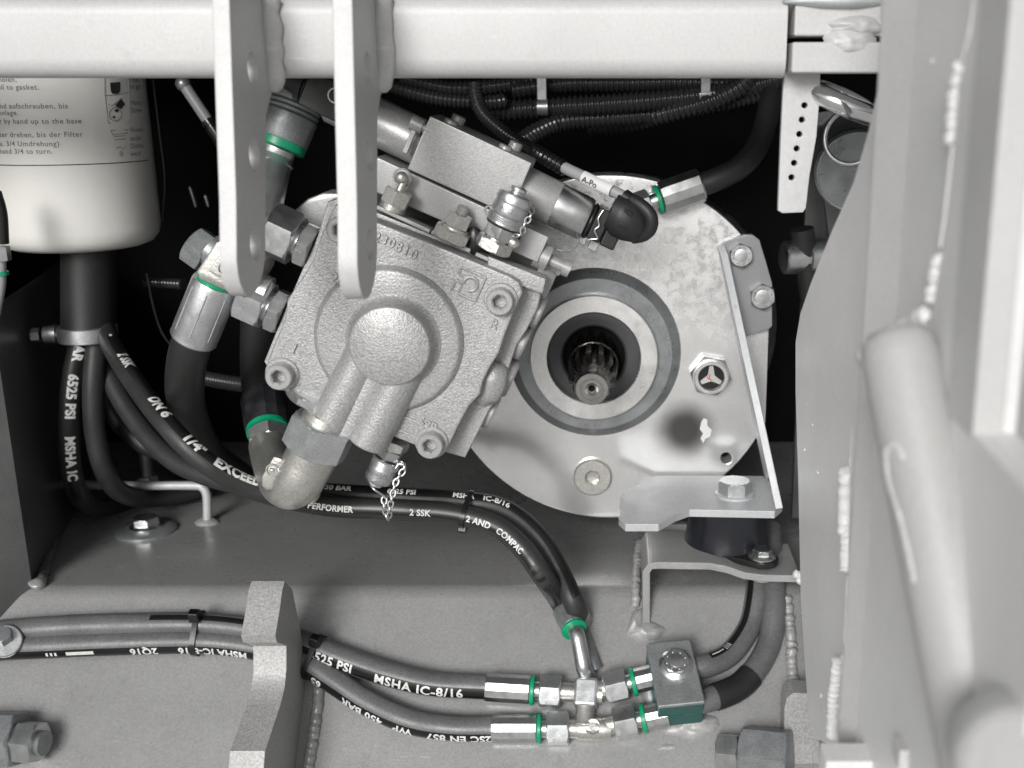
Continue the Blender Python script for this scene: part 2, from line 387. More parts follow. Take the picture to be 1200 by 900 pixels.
def weld_patch(c, X, N, rx, ry, h, parent, mt='weld_grey', seed=0, name='weld_patch'):
    """low ragged weld or spatter bead lying on a surface with normal N"""
    c, N = V(c), V(N).normalized(); X = V(X); X = (X - N * X.dot(N)).normalized(); Y = N.cross(X); n, k = 40, 9; rings = []
    for i in range(k + 1):
        f = i / k; ring = []
        for j in range(n):
            a = 2 * pi * j / n; q = V((cos(a), sin(a), 0))
            w = 1 + .22 * noise.noise(q * 1.4 + V((seed, 0, 0))) + .10 * noise.noise(q * 4 + V((0, seed, 0)))
            p = V((cos(a) * rx * w * f, sin(a) * ry * w * f, 0))
            z = h * (1 - f ** 2.2) * (1 + .40 * noise.noise(p / max(2.6, h * 1.1) + V((seed, seed, 3)))) - (.6 if i == k else 0)
            ring.append(c + X * p.x + Y * p.y + N * z)
        rings.append(ring)
    return MB().loft(rings).build(name, mt, parent, sharp=80)
def hexbolt(name, o, d, af, h, parent, mt='zinc', xh=None, ph=0.0, washer=0.0, wmt=None, dots=True, flange=0.0):
    d = V(d).normalized(); o = V(o)
    if washer: MB().lathe(o, d, [(0, washer), (1.4, washer), (1.6, washer * .97)], 40).build('washer', wmt or mt, parent); o = o + d * 1.6
    b = MB().hex(o, d, af, h, xh, ph, both=False).build(name, mt, parent, sharp=25)
    if dots:
        x, y, z = frame(d, xh); m = MB()
        m.lathe(o + d * h, d, [(-0.1, af * .30), (0.12, af * .30), (0.2, af * .27)], 24)
        for i in range(8):
            a = 2 * pi * i / 8 + 0.3
            m.ball(o + d * h + (x * cos(a) + y * sin(a)) * af * 0.385, af * 0.045, 8, 5)
        m.build('head_mark', mt, b)
    if flange: MB().lathe(o, d, [(0, flange), (0.8, flange), (2.2, flange * .8)], 36).build('flange_collar', mt, b)
    return b
# ================================================================== the bay: floor, walls, unseen hood for darkness, unseen ground for bounce
YB = -56.0
ZB = W(400, 690, YB).z                       # height of the flat floor, whose front edge bends down
SLOPE = 1.15
SN = V((0, -SLOPE, 1)).normalized(); SD = V((0, -1, -SLOPE)).normalized()
def SL(px, py, h=0.0): return hitp(px, py, V((0, YB, ZB)) + SN * h, SN)
AS = math.atan(SLOPE); RB = 14; TB = RB * tan(AS / 2)
prof = [(220, ZB), (60, ZB)]
for i in range(0, 9):
    q = AS * i / 8; prof.append((YB + TB - RB * sin(q), ZB - RB * (1 - cos(q))))
prof.append((-260, ZB - SLOPE * (YB + 260)))
m = MB(); TH = 6
m.loft([[V((x, y, z)) for x in (-420, 330)] for y, z in prof], closed=False)
m.loft([[V((x, y + 4, z - TH)) for x in (-420, 330)] for y, z in prof], closed=False)
floor = m.build('floor', 'floor_paint', kind='structure', sharp=60)
# left wall: dark plate standing on the floor, closing in towards the front
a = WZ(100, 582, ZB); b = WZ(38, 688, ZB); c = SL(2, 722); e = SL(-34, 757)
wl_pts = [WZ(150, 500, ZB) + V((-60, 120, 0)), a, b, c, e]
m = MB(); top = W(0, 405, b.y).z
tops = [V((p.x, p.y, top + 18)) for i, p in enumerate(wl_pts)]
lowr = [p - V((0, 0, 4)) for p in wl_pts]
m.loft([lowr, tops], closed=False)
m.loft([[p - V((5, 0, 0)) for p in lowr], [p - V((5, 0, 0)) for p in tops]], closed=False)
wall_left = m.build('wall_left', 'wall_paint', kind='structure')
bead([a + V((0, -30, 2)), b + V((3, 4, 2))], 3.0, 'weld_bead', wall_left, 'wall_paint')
lump(b + V((3, 1, 2)), 5, 'weld_end', wall_left, 'floor_paint', (1, 1, .6))
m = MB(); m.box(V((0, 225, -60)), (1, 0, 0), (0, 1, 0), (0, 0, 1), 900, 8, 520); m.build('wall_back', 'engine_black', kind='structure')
m = MB(); m.box(V((0, 60, 66)), (1, 0, 0), (0, 1, 0), (0, 0, 1), 900, 330, 4); m.build('ceiling', 'engine_black', kind='structure')  # out of view, put in over the bay to keep it dark
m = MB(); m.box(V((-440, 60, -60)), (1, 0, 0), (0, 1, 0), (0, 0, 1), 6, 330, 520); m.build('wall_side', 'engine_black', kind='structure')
m = MB(); m.box(V((0, -6000, -905)), (1, 0, 0), (0, 1, 0), (0, 0, 1), 26000, 26000, 10); m.build('ground', 'yard', kind='structure')  # out of view, added and kept pale to bounce light onto the flange

# ================================================================== cross beam and what is welded to it
YBM = -143.0
zt, zbm = W(500, -6, YBM).z, W(500, 91, YBM).z
xe = W(922, 50, YBM).x
beam = thing('cross_beam', 'pale silver square tube crossing the top of the bay', 'beam', (0, YBM + 20, zbm))
H = zt - zbm; R = 8.0; ring = []
for cx_, cz_, a0 in ((YBM + H - R, zt - R, 0), (YBM + R, zt - R, 90), (YBM + R, zbm + R, 180), (YBM + H - R, zbm + R, 270)):
    for i in range(9):
        a = radians(a0 + 90 * i / 8); ring.append((cx_ + R * cos(a), cz_ + R * sin(a)))
m = MB(); m.loft([[V((x, y, z)) for y, z in ring] for x in (-460, xe)]); m.build('tube', 'beam_paint', beam, sharp=40)
# end plates beside the tube
zc = W(960, 48, YBM).z
m = MB(); m.box(V(((xe + 135) / 2 + 1.5, YBM + 11, (zc + 2 + zt + 6) / 2)), (1, 0, 0), (0, 1, 0), (0, 0, 1), 132 - xe, 22, zt + 6 - zc - 2); m.build('end_plate', 'beam_paint', beam, bevel=1.0)
zl = W(960, 84, YBM).z
m = MB(); m.box(V(((xe + 135) / 2 + 1.0, YBM + 9, (zc + zl) / 2 - .6)), (1, 0, 0), (0, 1, 0), (0, 0, 1), 133 - xe, 26, zc - zl); m.build('end_plate', 'beam_paint', beam, bevel=1.0)
bead([W(938, 52, YBM - .6), W(952, 53, YBM - .6), W(966, 52, YBM - .6)], 0.5, 'rust_streak', beam, 'rust')
weld_patch(W(996, 50, YBM - .4), V((1, 0, 0)), V((0, -1, 0)), 13, 7, 5, beam, 'beam_paint', 3)
weld_patch(W(1004, 31, YBM - .4), V((1, 0, 0)), V((0, -1, 0)), 12, 4.5, 4, beam, 'beam_paint', 8)
lump(W(985, 2, YBM), 9, 'weld_lump', beam, 'bracket_zinc', (2.6, .5, .3), 0.2, 7)

def tab(xc_px, label, th, yb_px):
    """flat hanging lug, edge towards the viewer, three holes through its side"""
    Yf, Yr = YBM - 50, YBM - 8
    X0 = W(xc_px, 200, Yf).x; t = thing('hanging_lug', label, 'lug', (X0, YBM, zbm), 'drilled lugs hanging from the cross beam')
    zb = W(xc_px, yb_px, Yf - 20).z; ztop = W(xc_px, -40, Yf).z
    yf = lambda z: Yf + 5 * (z - zb) / (ztop - zb)
    out = [(YBM, ztop), (YBM + 0.3, zbm - 6), (YBM - 3, zbm - 10)]
    out += [(Yr, zbm - 16), (Yr - 2, zb + 42)]
    for i in range(13):
        a = radians(10 - 200 * i / 12); out.append((Yf + 20 + 19 * cos(a), zb + 19 + 19 * sin(a)))
    out += [(yf(zb + 40), zb + 40), (yf(ztop), ztop)]
    lean = lambda y, z: (y - (20 * max(0, (zbm - z) / (zbm - zb)) ** 1.0 if y < YBM - 1 else 0), z)
    holes = [circ(*lean(Yf + 25, W(xc_px + 25, yy, Yf + 18).z), 6.6, 24) for yy in (80, 181, 283)]
    out = [lean(*p) for p in out]
    m = plate([out], th, V((X0 - th / 2, 0, 0)), V((0, 1, 0)), V((0, 0, 1)), 0.8, holes)
    m.build('plate', 'beam_paint', t, sharp=40)
    bead([V((X0 + th / 2 + 1.5, YBM - 1, zt)), V((X0 + th / 2 + 2, YBM - 1.5, (zt + zbm) / 2)), V((X0 + th / 2 + 1.5, YBM - 1, zbm + 6)), V((X0 + th / 2, YBM - 2, zbm - 6))], 4.8, 'weld_bead', t, 'beam_paint', .25, 10)
    return t
tab(273, 'drilled lug hanging from the beam beside the oil filter', 7.2, 357)
tab(411, 'drilled lug hanging from the beam in front of the pump', 8.2, 361)

# ================================================================== perforated strip and shackle
Ys = -128.0
zs0 = W(940, 60, Ys).z
t = thing('perforated_strip', 'tapered pale flat strip with six holes hanging below the beam end', 'strip', W(940, 86, Ys))
out = [(922, 60), (962, 60), (961, 110), (957, 160), (949, 205), (944.5, 244), (941, 249), (917, 250), (912, 247), (912, 240), (915, 160), (918, 100)]
hl = [circ(943 - i * 3.05, 123.5 + i * 16.9, 3.6, 14) for i in range(6)]
plateY([out], Ys, 4, 0.5, hl).build('plate', 'beam_paint', t)
t = thing('ring_shackle', 'shiny thick steel ring looped at the end of the beam', 'shackle', W(985, 115, -112))
d = V((0.25, -0.45, 0.85))
m = MB(); m.torus(W(986, 118, -112), V((0.36, -0.14, 0.92)), 19, 4.8, 40, 12, sx=1.0); m.build('ring', 'chrome', t, sharp=60)
m = MB(); m.torus(W(988, 112, -106), V((0.40, -0.05, 0.90)), 16, 3.6, 40, 12); m.build('ring', 'chrome', t, sharp=60)
m = MB(); m.torus(W(998, 160, -95), V((-0.45, -0.85, 0.2)), 13.5, 1.3, 40, 8); m.build('wire_loop', 'zinc', t, sharp=60)
# dim cylinder behind the shackle
t = thing('ram_cylinder', 'dull grey round cylinder behind the wire loop', 'cylinder', W(1000, 200, -60))
m = MB(); c = W(1010, 205, -60); m.lathe(c + V((6, 90, 10)), (-.1, -1, -.1), [(0, 21), (70, 21), (72, 20), (74, 20), (76, 21.5), (86, 21.5), (88, 20)], 48); m.build('barrel', 'boss_grey', t)
m = MB(); m.torus(c + V((-2, 3, 1)), (-.1, -1, -.1), 20.5, .7, 48, 8); m.build('retaining_ring', 'zinc_dark', t)
t = thing('pipe_union', 'bright turned pipe end beside the side frame, right of two bracket bolts', 'pipe', W(925, 300, 10))
m = MB(); m.lathe(W(918, 302, 10), (1, 0.2, 0), [(0, 9), (1, 10), (14, 10), (15, 11.5), (40, 11.5)], 32); m.build('sleeve', 'zinc', t)
m = MB(); m.lathe(W(945, 306, 10), (0.2, .1, -1), [(-20, 7), (60, 7)], 24); m.build('down_pipe', 'rubber_dark', t)
m = MB(); m.box(W(960, 400, 40), (1, 0, 0), (0, 1, 0), (0, 0, 1), 26, 5, 240); m.build('rear_strut', 'wall_paint', bevel=.8, label='dark upright strip in the gap before the side frame', cat='strut')
m = MB(); m.box(W(975, 220, 20), (.98, 0, .17), (0, 1, 0), (-.17, 0, .98), 12, 5, 90); m.build('rear_stay', 'wall_paint', bevel=.8, label='slanting dark stay behind the perforated strip', cat='stay')

# ================================================================== side frame on the right
XR = 93.0
def Rz(px, py, dep):
    d = ray(px, py); return CAM + d * (dep / d.y)
ZEB = Rz(1172, 517, 262).z
sf = thing('side_frame', 'large pale grey welded side plate along the edge of the bay', 'frame', (XR, -250, -200))
edge = [(1032, -60), (1031, 30), (1030, 95), (1018, 150), (1000, 212), (975, 268), (950, 330), (938, 365), (932, 400), (932, 460), (935, 560), (938, 700), (943, 780), (948, 850), (955, 866), (975, 874), (992, 880)]
pts = [WX(x, y, XR) for x, y in edge]
poly = [(p.y, p.z) for p in pts] + [(-330, pts[-1].z - 2), (-430, pts[-1].z - 2), (-430, ZEB), (-380, ZEB + 2), (-380, pts[0].z)]
plate([poly], 8, V((XR, 0, 0)), V((0, 1, 0)), V((0, 0, 1)), 0.9).build('side_plate', 'frame_paint', sf, sharp=40)
# doubler with the seam
seam = [(1146, -50), (1140, 30), (1124, 100), (1116, 200), (1104, 300), (1090, 372), (1030, 400), (1000, 440), (996, 560), (994, 660), (990, 740), (1000, 765), (1000, 800), (996, 880)]
XD = XR - 3.0
sp = [WX(x, y, XD) for x, y in seam]
poly = [(p.y, p.z) for p in sp] + [(-330, sp[-1].z), (-430, sp[-1].z), (-430, ZEB), (-380, ZEB + 2), (-380, sp[0].z)]
plate([poly], 2.9, V((XD, 0, 0)), V((0, 1, 0)), V((0, 0, 1)), 0.3).build('doubler_plate', 'frame_paint', sf, sharp=40)
def seam_bead(pl, r, wob=1.0, pitch=2.6): bead([WX(x, y, XD + .6 + r * .3) for x, y in pl], r * 1.4, 'weld_bead', sf, 'frame_paint', wob, pitch)
seam_bead([(1128, 76), (1123, 90), (1121, 110), (1118, 140), (1116, 170)], 1.6)
seam_bead([(1146, -20), (1136, 40), (1126, 76)], .45, .2); seam_bead([(1117, 170), (1108, 250), (1102, 292)], .45, .2)
seam_bead([(1101, 296), (1100, 312), (1097, 330), (1094, 358)], 1.7)
seam_bead([(1012, 418), (1022, 408), (1045, 394), (1068, 380), (1090, 368)], 2.3, .3, 4.5)
seam_bead([(1003, 452), (1000, 500), (997, 548)], .5, .2)
seam_bead([(993, 552), (990, 600), (993, 645), (994, 672)], 2.2, .5); seam_bead([(994, 675), (990, 758)], .5, .2)
seam_bead([(982, 772), (976, 820), (974, 866)], 1.6, .4); seam_bead([(998, 765), (996, 810), (992, 880)], 2.6, .4, 5)
for i, (x, y, r) in enumerate(((952, 498, .7), (943, 527, .7), (958, 554, .8), (962, 815, .9), (945, 474, .4), (1092, 72, .8), (1020, 640, .7))):
    lump(WX(x, y, XR - .2), r, 'spatter', sf, 'frame_paint', (.5, 1.4, 1), .3, i)
# tube welded along the plate
def Rz(px, py, dep):
    d = ray(px, py); return CAM + d * (dep / d.y)
A, B = Rz(1052, 402, 300), Rz(1166, 960, 240)
ax = (B - A).normalized()
m = MB(); m.lathe(A - ax * 4, ax, [(0, 4), (1, 8), (4, 10.2), (9, 10.8), ((B - A).length, 11.2)], 40); m.build('brace_tube', 'tube_paint', sf, sharp=50)
bl = [A + ax * 42 + V((-9.5, -4.5, 3)), A + ax * 36 + V((-8, -8, 3)), A + ax * 32 + V((-3, -10.5, 2)), A + ax * 36 + V((-5, -10.5, 0)), A + ax * 41 + V((-8.3, -8, 0)), A + ax * 52 + V((-8.5, -7, 0)), A + ax * 66 + V((-8.8, -6, 0))]
A2 = lambda u, w: A + ax * u + (V((-cos(w), -sin(w), 0)) - ax * ax.dot(V((-cos(w), -sin(w), 0)))).normalized() * 10.6
bead([A2(34, .95), A2(30, .85), A2(29, .6), A2(31, .35), A2(36, .25), A2(42, .3), A2(48, .45), A2(56, .5), A2(66, .52)], .9, 'weld_bead', sf, 'beam_paint', .6, 2.4)
# bright bar edge near the viewer
e0, e1 = Rz(1182, -60, 262), Rz(1172, 515, 262)
m = MB(); m.box(V((93.4, -369.5, (e0.z + e1.z) / 2)), (1, 0, 0), (0, 1, 0), (0, 0, 1), 7.8, 23, e0.z - e1.z); m.build('edge_bar', 'beam_paint', sf, bevel=.8)
p0 = Rz(1200, 300, 300); m = MB(); m.box(V((p0.x + 8, p0.y + 20, -100)), (.55, -.835, 0), (.835, .55, 0), (0, 0, 1), 120, 6, 400); m.build('outer_plate', 'tube_paint', sf, bevel=.8)
# round boss low in the corner
c = Rz(1203, 908, 212); m = MB(); m.lathe(c + V((0, 12, 0)), (-.12, -1, .12), [(0, 14), (9, 14), (11, 13), (12, 11.5)], 56); m.build('pivot_boss', 'tube_paint', sf)
m = MB(); m.box(Rz(1066, 882, 300), (1, 0, 0), (0, 1, 0), (0, 0, 1), 9, 9, 7); m.build('stop_block', 'beam_paint', sf, bevel=.8)
m = MB(); m.box(Rz(1040, 905, 330) + V((0, 12, -6)), (1, 0, 0), (0, 1, 0), (0, 0, 1), 40, 12, 12); m.build('foot_bar', 'frame_paint', sf, bevel=.8)

# ================================================================== hook plate on the sloping floor
X1 = SL(358, 800).x + 0.0
rf = [(334, 681), (343, 690), (352, 736), (358, 770), (366, 830), (372, 900), (376, 960), (305, 960), (311, 880), (329, 826), (334, 805), (336, 785), (336, 757), (325, 753), (323, 745), (328, 715), (331, 692)]
loop = [(WX(x, y, X1).y, WX(x, y, X1).z) for x, y in rf]
xw = X1 - W(284, 752, WX(325, 753, X1).y).x
hk = thing('hook_plate', 'thick grey hook shaped plate standing on the sloping floor over two hoses', 'hook', SL(340, 850))
plate([loop], xw, V((X1 - xw, 0, 0)), V((0, 1, 0)), V((0, 0, 1)), 0.7).build('plate', 'hook_paint', hk, sharp=28)
bead([SL(374, 790, .5), SL(372, 830, .5), SL(366, 870, .5), SL(358, 920, .5)], 3.2, 'weld_bead', hk, 'floor_paint', .3, 4)
# ================================================================== gearbox flange with the splined shaft
gb = thing('gearbox', 'bright machined gearbox flange with a splined shaft at its centre', 'gearbox', W(715, 600, 20))
c0 = W(715, 405, 0); RF = (W(915, 405, 0) - c0).x
loop = []
for i in range(96):
    a = 2 * pi * i / 96; p = (715 + 203 * cos(a), 406 + 201 * sin(a))
    loop.append((min(p[0], 903 - (p[1] - 330) * 0.035), p[1]))
hole = [(697 + 88 * cos(2 * pi * i / 48), 412 + 86 * sin(2 * pi * i / 48)) for i in range(48)]
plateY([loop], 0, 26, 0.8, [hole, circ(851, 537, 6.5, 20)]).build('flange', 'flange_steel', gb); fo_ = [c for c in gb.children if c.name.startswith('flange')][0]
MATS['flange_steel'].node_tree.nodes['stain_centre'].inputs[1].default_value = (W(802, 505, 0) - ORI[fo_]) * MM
m = MB(); cc = W(735, 385, 30); m.lathe(cc + V((0, 110, 0)), (0, -1, 0), [(0, 80), (60, 92), (100, 95), (106, 94), (110, 90)], 64); m.build('housing', 'casting_dark', gb)
m = MB(); cc = W(851, 537, 12); m.lathe(cc + V((0, 6, 0)), (0, -1, 0), [(0, 6), (4, 6)], 20); m.build('hole_bottom', 'engine_black', gb)
bc = W(697, 414, 0); k = S(697, 414, 0)
x, y, z = frame((0, -1, 0)); n = 96
def ringed(o, prof, name, mt, parent, n=96, close=True):
    rings = [[o + z * t_ + (x * cos(2 * pi * j / n) + y * sin(2 * pi * j / n)) * r_ for j in range(n)] for t_, r_ in prof]
    return MB().loft(rings + ([rings[0]] if close else []), caps=False).build(name, mt, parent)
b_ = ringed(bc, [(-10, 60 * k), (-10, 90 * k), (0.2, 101 * k), (1.2, 99 * k), (4.5, 92 * k), (5.2, 90 * k), (5.3, 60 * k)], 'bearing_boss', 'boss_grey', gb)
cr = W(696, 420, -10); k2 = S(696, 420, -10)
m = MB()
for q in ([(-4, 74.5), (0.0, 75), (0.7, 74), (0.8, 55.5), (0.2, 54), (-6, 54)],):
    x, y, z = frame((0, -1, 0)); n = 96
    rings = [[cr + z * t_ + (x * cos(2 * pi * j / n) + y * sin(2 * pi * j / n)) * r_ * k2 for j in range(n)] for t_, r_ in q]
    m.loft(rings + [rings[0]], caps=False)
ringo = m.build('cover_ring', 'ring_steel', gb)
m = MB(); a_ = [on for on in (W(652, 478, -10.9), W(664, 486, -10.9), W(676, 491, -10.9))]; m.tube(spline(a_, 2), .35, 6); m.build('slot_mark', 'boss_grey', ringo)
m = MB(); q = [(-4, 54), (-2.2, 53.8), (-2.0, 52), (-2.4, 44), (-2.6, 39.5), (-3.6, 37), (-9, 36), (-22, 36)]
rings = [[cr + z * t_ + (x * cos(2 * pi * j / n) + y * sin(2 * pi * j / n)) * r_ * k2 for j in range(n)] for t_, r_ in q]
m.loft(rings, caps=False); m.build('seal', 'seal_grey', gb)
m = MB(); m.lathe(cr + V((0, 16, 0)), (0, -1, 0), [(0, 38 * k2), (.5, 38 * k2)], 32); m.build('bore_bottom', 'engine_black', gb)
# splined shaft
tip = W(693.5, 456, -64); ks = S(693, 456, -64); base = V((cr.x - .2, 16, cr.z)); ad = V((tip.x, tip.y, tip.z)) - base; al = ad.length; adn = ad.normalized()
x, y, z = frame(adn); rings = []
NS = 12 * 8
def spl(j, ro, ri):
    f = (j % 8); return ro if f in (1, 2, 3, 4) else ri
for t_, ro, ri in ((0, 14.2, 11), (al * .2, 14.2, 11), (al * .4, 14.2, 11), (al * .6, 14.0, 10.8), (al * .74, 13.8, 10.6), (al * .80, 11.0, 9.9), (al * .84, 9.9, 9.6), (al * .97, 9.7, 9.5), (al, 9.1, 9.1)):
    rings.append([base + z * t_ + (x * cos(2 * pi * j / NS) + y * sin(2 * pi * j / NS)) * spl(j, ro, ri) for j in range(NS)])
m = MB(); m.loft(rings, caps=False); sh = m.build('splined_shaft', 'shaft_oily', gb, sharp=40)
e = base + adn * al
m = MB(); q = [(0, 9.1), (.35, 8.8), (.4, 6.4), (.1, 6.2), (.1, 5.6), (.35, 5.4), (.4, 3.6), (-.4, 3.0), (-1.2, 1.9), (-5, 1.8)]
m.loft([[e + z * t_ + (x * cos(2 * pi * j / 48) + y * sin(2 * pi * j / 48)) * r_ for j in range(48)] for t_, r_ in q], caps=False); m.build('end_face', 'shaft_end', sh)
m = MB(); m.lathe(e - z * 4, z, [(0, 1.9), (.2, 1.9)], 20); m.build('centre_bore', 'engine_black', sh)
m = MB(); m.torus(base + adn * (al * .45), adn, 13.8, .9, 40, 8); m.build('snap_ring', 'shaft_oily', sh)
# sight plug
o = W(832, 438, 0); k = S(832, 438, 0)
m = MB(); m.hex(o, (0, -1, 0), 43 * k, 7, None, .35); sp_ = m.build('sight_plug', 'zinc', gb, sharp=25)
m = MB(); q = [(7, 19.5), (9.6, 19.5), (10, 19), (10, 15.5), (9.2, 15), (7.6, 14.6)]
x, y, z = frame((0, -1, 0))
m.loft([[o + z * t_ + (x * cos(2 * pi * j / 48) + y * sin(2 * pi * j / 48)) * r_ * k for j in range(48)] for t_, r_ in q], caps=False); m.build('rim', 'ring_steel', sp_)
m = MB(); m.lathe(o, z, [(7, 15 * k), (7.8, 15 * k)], 40); m.build('sight_glass', 'glass_dark', sp_)
tri = []
for i in range(3):
    a = pi / 2 + 2 * pi * i / 3
    tri += [(cos(a - .16) * 13.5 * k, sin(a - .16) * 13.5 * k), (cos(a + .16) * 13.5 * k, sin(a + .16) * 13.5 * k), (cos(a + pi / 3) * 4.6 * k, sin(a + pi / 3) * 4.6 * k)]
plate([tri], .5, o + z * 7.9, V((1, 0, 0)), V((0, 0, 1))).build('reflector', 'ring_steel', sp_)
m = MB(); f0 = o + z * 8.45
for p, q in (((-2.6, .5), (-1.2, -1.2)), ((-1.2, -1.2), (.4, -1.6)), ((-1.2, -1.2), (-.6, 1.6))):
    m.tube([f0 + V((p[0], 0, p[1])), f0 + V((q[0], 0, q[1]))], .3, 6)
m.build('red_mark', 'red_print', sp_)
# round plug with hex socket
o = W(694.5, 558, 0); k = S(694, 558, 0)
def socket(o, d, R, h, rs, name, mt, parent, depth=None, xh=None, ph=0):
    x, y, z = frame(d, xh); o = V(o); n = 48; depth = depth or h * .8
    hexr = lambda j, r: r * 0.866 / cos(((2 * pi * j / n) % (pi / 3)) - pi / 6)
    P = lambda t, f: [o + z * t + (x * cos(2 * pi * j / n + ph) + y * sin(2 * pi * j / n + ph)) * f(j) for j in range(n)]
    c = lambda r: (lambda j: r)
    hx = lambda r: (lambda j: hexr(j, r))
    m = MB(); m.loft([P(0, c(R)), P(h - R * .09, c(R)), P(h, c(R * .92)), P(h, c(rs * 1.12)), P(h - rs * .16, hx(rs)), P(h - depth, hx(rs)), P(h - depth - .2, hx(.05))], caps=False)
    return m.build(name, mt, parent, sharp=28)
socket(o, (0, -1, 0), 22.5 * k, 3.2, 8.2 * k, 'drain_plug', 'cast_zinc', gb, 3.0)
# paint flake; the dark reflection beside it is in the flange colour
m = plateY([[(822, 494), (825, 490), (829, 492), (829, 499), (834, 504), (832, 512), (827, 514), (824, 519), (821, 514), (824, 508), (820, 503)]], -.5, .4); m.build('paint_flake', 'white_paint', gb)

# pressure fitting on top of the flange
t, pa, _ = hose('pressure_hose', 'black hose with bright ferrule leaving the top of the gearbox flange', [W(818, 218, -8), W(845, 208, -6), W(872, 192, 0), W(893, 160, 14), W(905, 110, 34)], 6.8, 'rubber_dark')
p0, tg = pa.at(0); tg = -tg
m = MB(); m.lathe(p0 - tg * 2, tg, [(0, 9.3), (1, 9.8), (22, 9.8), (24, 9.2), (25, 8)], 12, ph=.2); m.build('ferrule', 'zinc', t, sharp=20)
m = MB(); m.lathe(p0 + tg * 23.2, tg, [(0, 8.6), (2, 8.6)], 28); m.build('sealing_ring', 'green', t)
m = MB(); m.lathe(p0 + tg * 25, tg, [(0, 4.6), (6, 4.6)], 24); m.build('stem', 'zinc', t)
m = MB(); m.hex(p0 + tg * 29, tg, 15, 9); m.build('nut', 'zinc_matt', t, sharp=25)
m = MB(); q = p0 + tg * 36; m.tube(spline([q, q + tg * 8, q + tg * 13 + V((-1, 0, -5)), q + tg * 14 + V((-1, 4, -12))], 2), 5.6, 20); m.build('elbow', 'zinc_matt', t)

# ================================================================== engine mount bracket
br = thing('mount_bracket', 'folded zinc bracket with two hex bolts joining gearbox and rubber mount', 'bracket', W(880, 600, -40))
fl = [(841, 290), (849, 283), (872, 275), (882, 275), (890, 281), (897, 304), (905, 332), (905, 382), (900, 387), (869, 396)]
plateY([fl], -5, 4.6, .6).build('back_flange', 'boss_grey', br).data.materials[0] = MATS['bracket_grey']
ZS = W(861, 598, -62).z
tb, bb = W(841, 288, -5), WZ(896, 558, ZS)
g0 = [W(840, 286, -5.2), W(842, 292, -10), V((0, 0, 0)), V((0, 0, 0))]
fb = WZ(909, 599, ZS); bb = V((bb.x, -2, ZS)); 
q = [W(840, 287, -5.5), W(845, 300, -12), fb + V((0, 0, 1)), bb]
m = MB(); m.prism(q, V((4.2, 0, .6))); m.build('gusset', 'bracket_zinc', br, bevel=.5)
lo = [(803, 557), (895, 557.5), (917, 591), (908, 599), (808, 597), (791, 603), (772, 614), (733, 614), (725, 607), (726, 578), (768, 557)]
pl = [WZ(x, y, ZS) for x, y in lo]; pl = [V((p.x, min(p.y, -1.5), p.z)) for p in pl]
m = MB(); m.prism(pl, V((0, 0, -4.6))); m.build('shelf', 'bracket_zinc', br, bevel=.5)
hexbolt('bolt', W(867.5, 298, -5), (0, -1, 0), 25 * S(867, 298, -5), 6, br, 'zinc', None, .15)
hexbolt('bolt', W(892.5, 346, -5), (0, -1, 0), 27 * S(892, 346, -5), 6, br, 'zinc', None, .1)
so = WZ(861, 580, ZS); hexbolt('bolt', so, (0, 0, 1), 17, 7.5, br, 'zinc_matt', V((1, 0, 0)), 0, washer=11.5, wmt='bracket_zinc', dots=False)
m = MB(); mk = [V((-4, 0, 8)), V((-2, 0, 3)), V((1, 0, 4)), V((-1, 0, -2)), V((3, 0, -4)), V((1, 0, -8)), V((5, 0, -12))]
b0 = W(903, 568, -56); m.tube(spline([b0 + p * .55 + V((.5, -.2, 0)) for p in mk], 1), .3, 6); m.build('marker_scribble', 'print_black', br)

# rubber mount ---------------------------------------------------------------------------------
rm = thing('rubber_mount', 'round black rubber mount under the folded bracket', 'mount', W(858, 660, -35))
yc = so.y + 2
cx0 = W(852, 610, yc).x; rr = 48 * S(856, 610, yc)
zb_ = WZ(0, 0, -400).z
ZT = W(860, 668, SL(757, 738).y + 1).z        # top of strap
hgt = ZS - 4.7 - ZT
m = MB(); m.lathe(V((cx0, yc, ZT + 4)), (0, 0, 1), [(0, rr * 1.04), (2, rr * 1.03), (5, rr), (hgt * .5, rr * .965), (hgt - 4.2, rr)], 64); m.build('rubber_body', 'mount_rubber', rm, sharp=50)
pb = [V((cx0 + rr * 1.1 * cos(a), yc + rr * 1.1 * sin(a), ZT)) for a in [radians(200 - 10 * i) for i in range(0, 15)]]
bx_ = WZ(893, 660, ZT)
pb += [bx_ + V((9.5 * cos(radians(a)), 9.5 * sin(radians(a)), 0)) for a in (40, 10, -20, -50, -80, -110, -140)]
m = MB(); m.prism(pb, V((0, 0, 3.9))); m.build('base_plate', 'black_plastic', rm, bevel=.8)
hexbolt('bolt', V((bx_.x, bx_.y, ZT + 4)), (0, 0, 1), 10, 5, rm, 'zinc', V((1, 0, 0)), 0, dots=False, flange=8)
m = MB(); m.hex(V((bx_.x, bx_.y, ZT - 5.5)), (0, 0, -1), 12, 4, V((1, 0, 0))); m.lathe(V((bx_.x, bx_.y, ZT - 4.6)), (0, 0, -1), [(0, 8), (1, 8)], 28); m.build('nut', 'cast_zinc', rm, sharp=25)

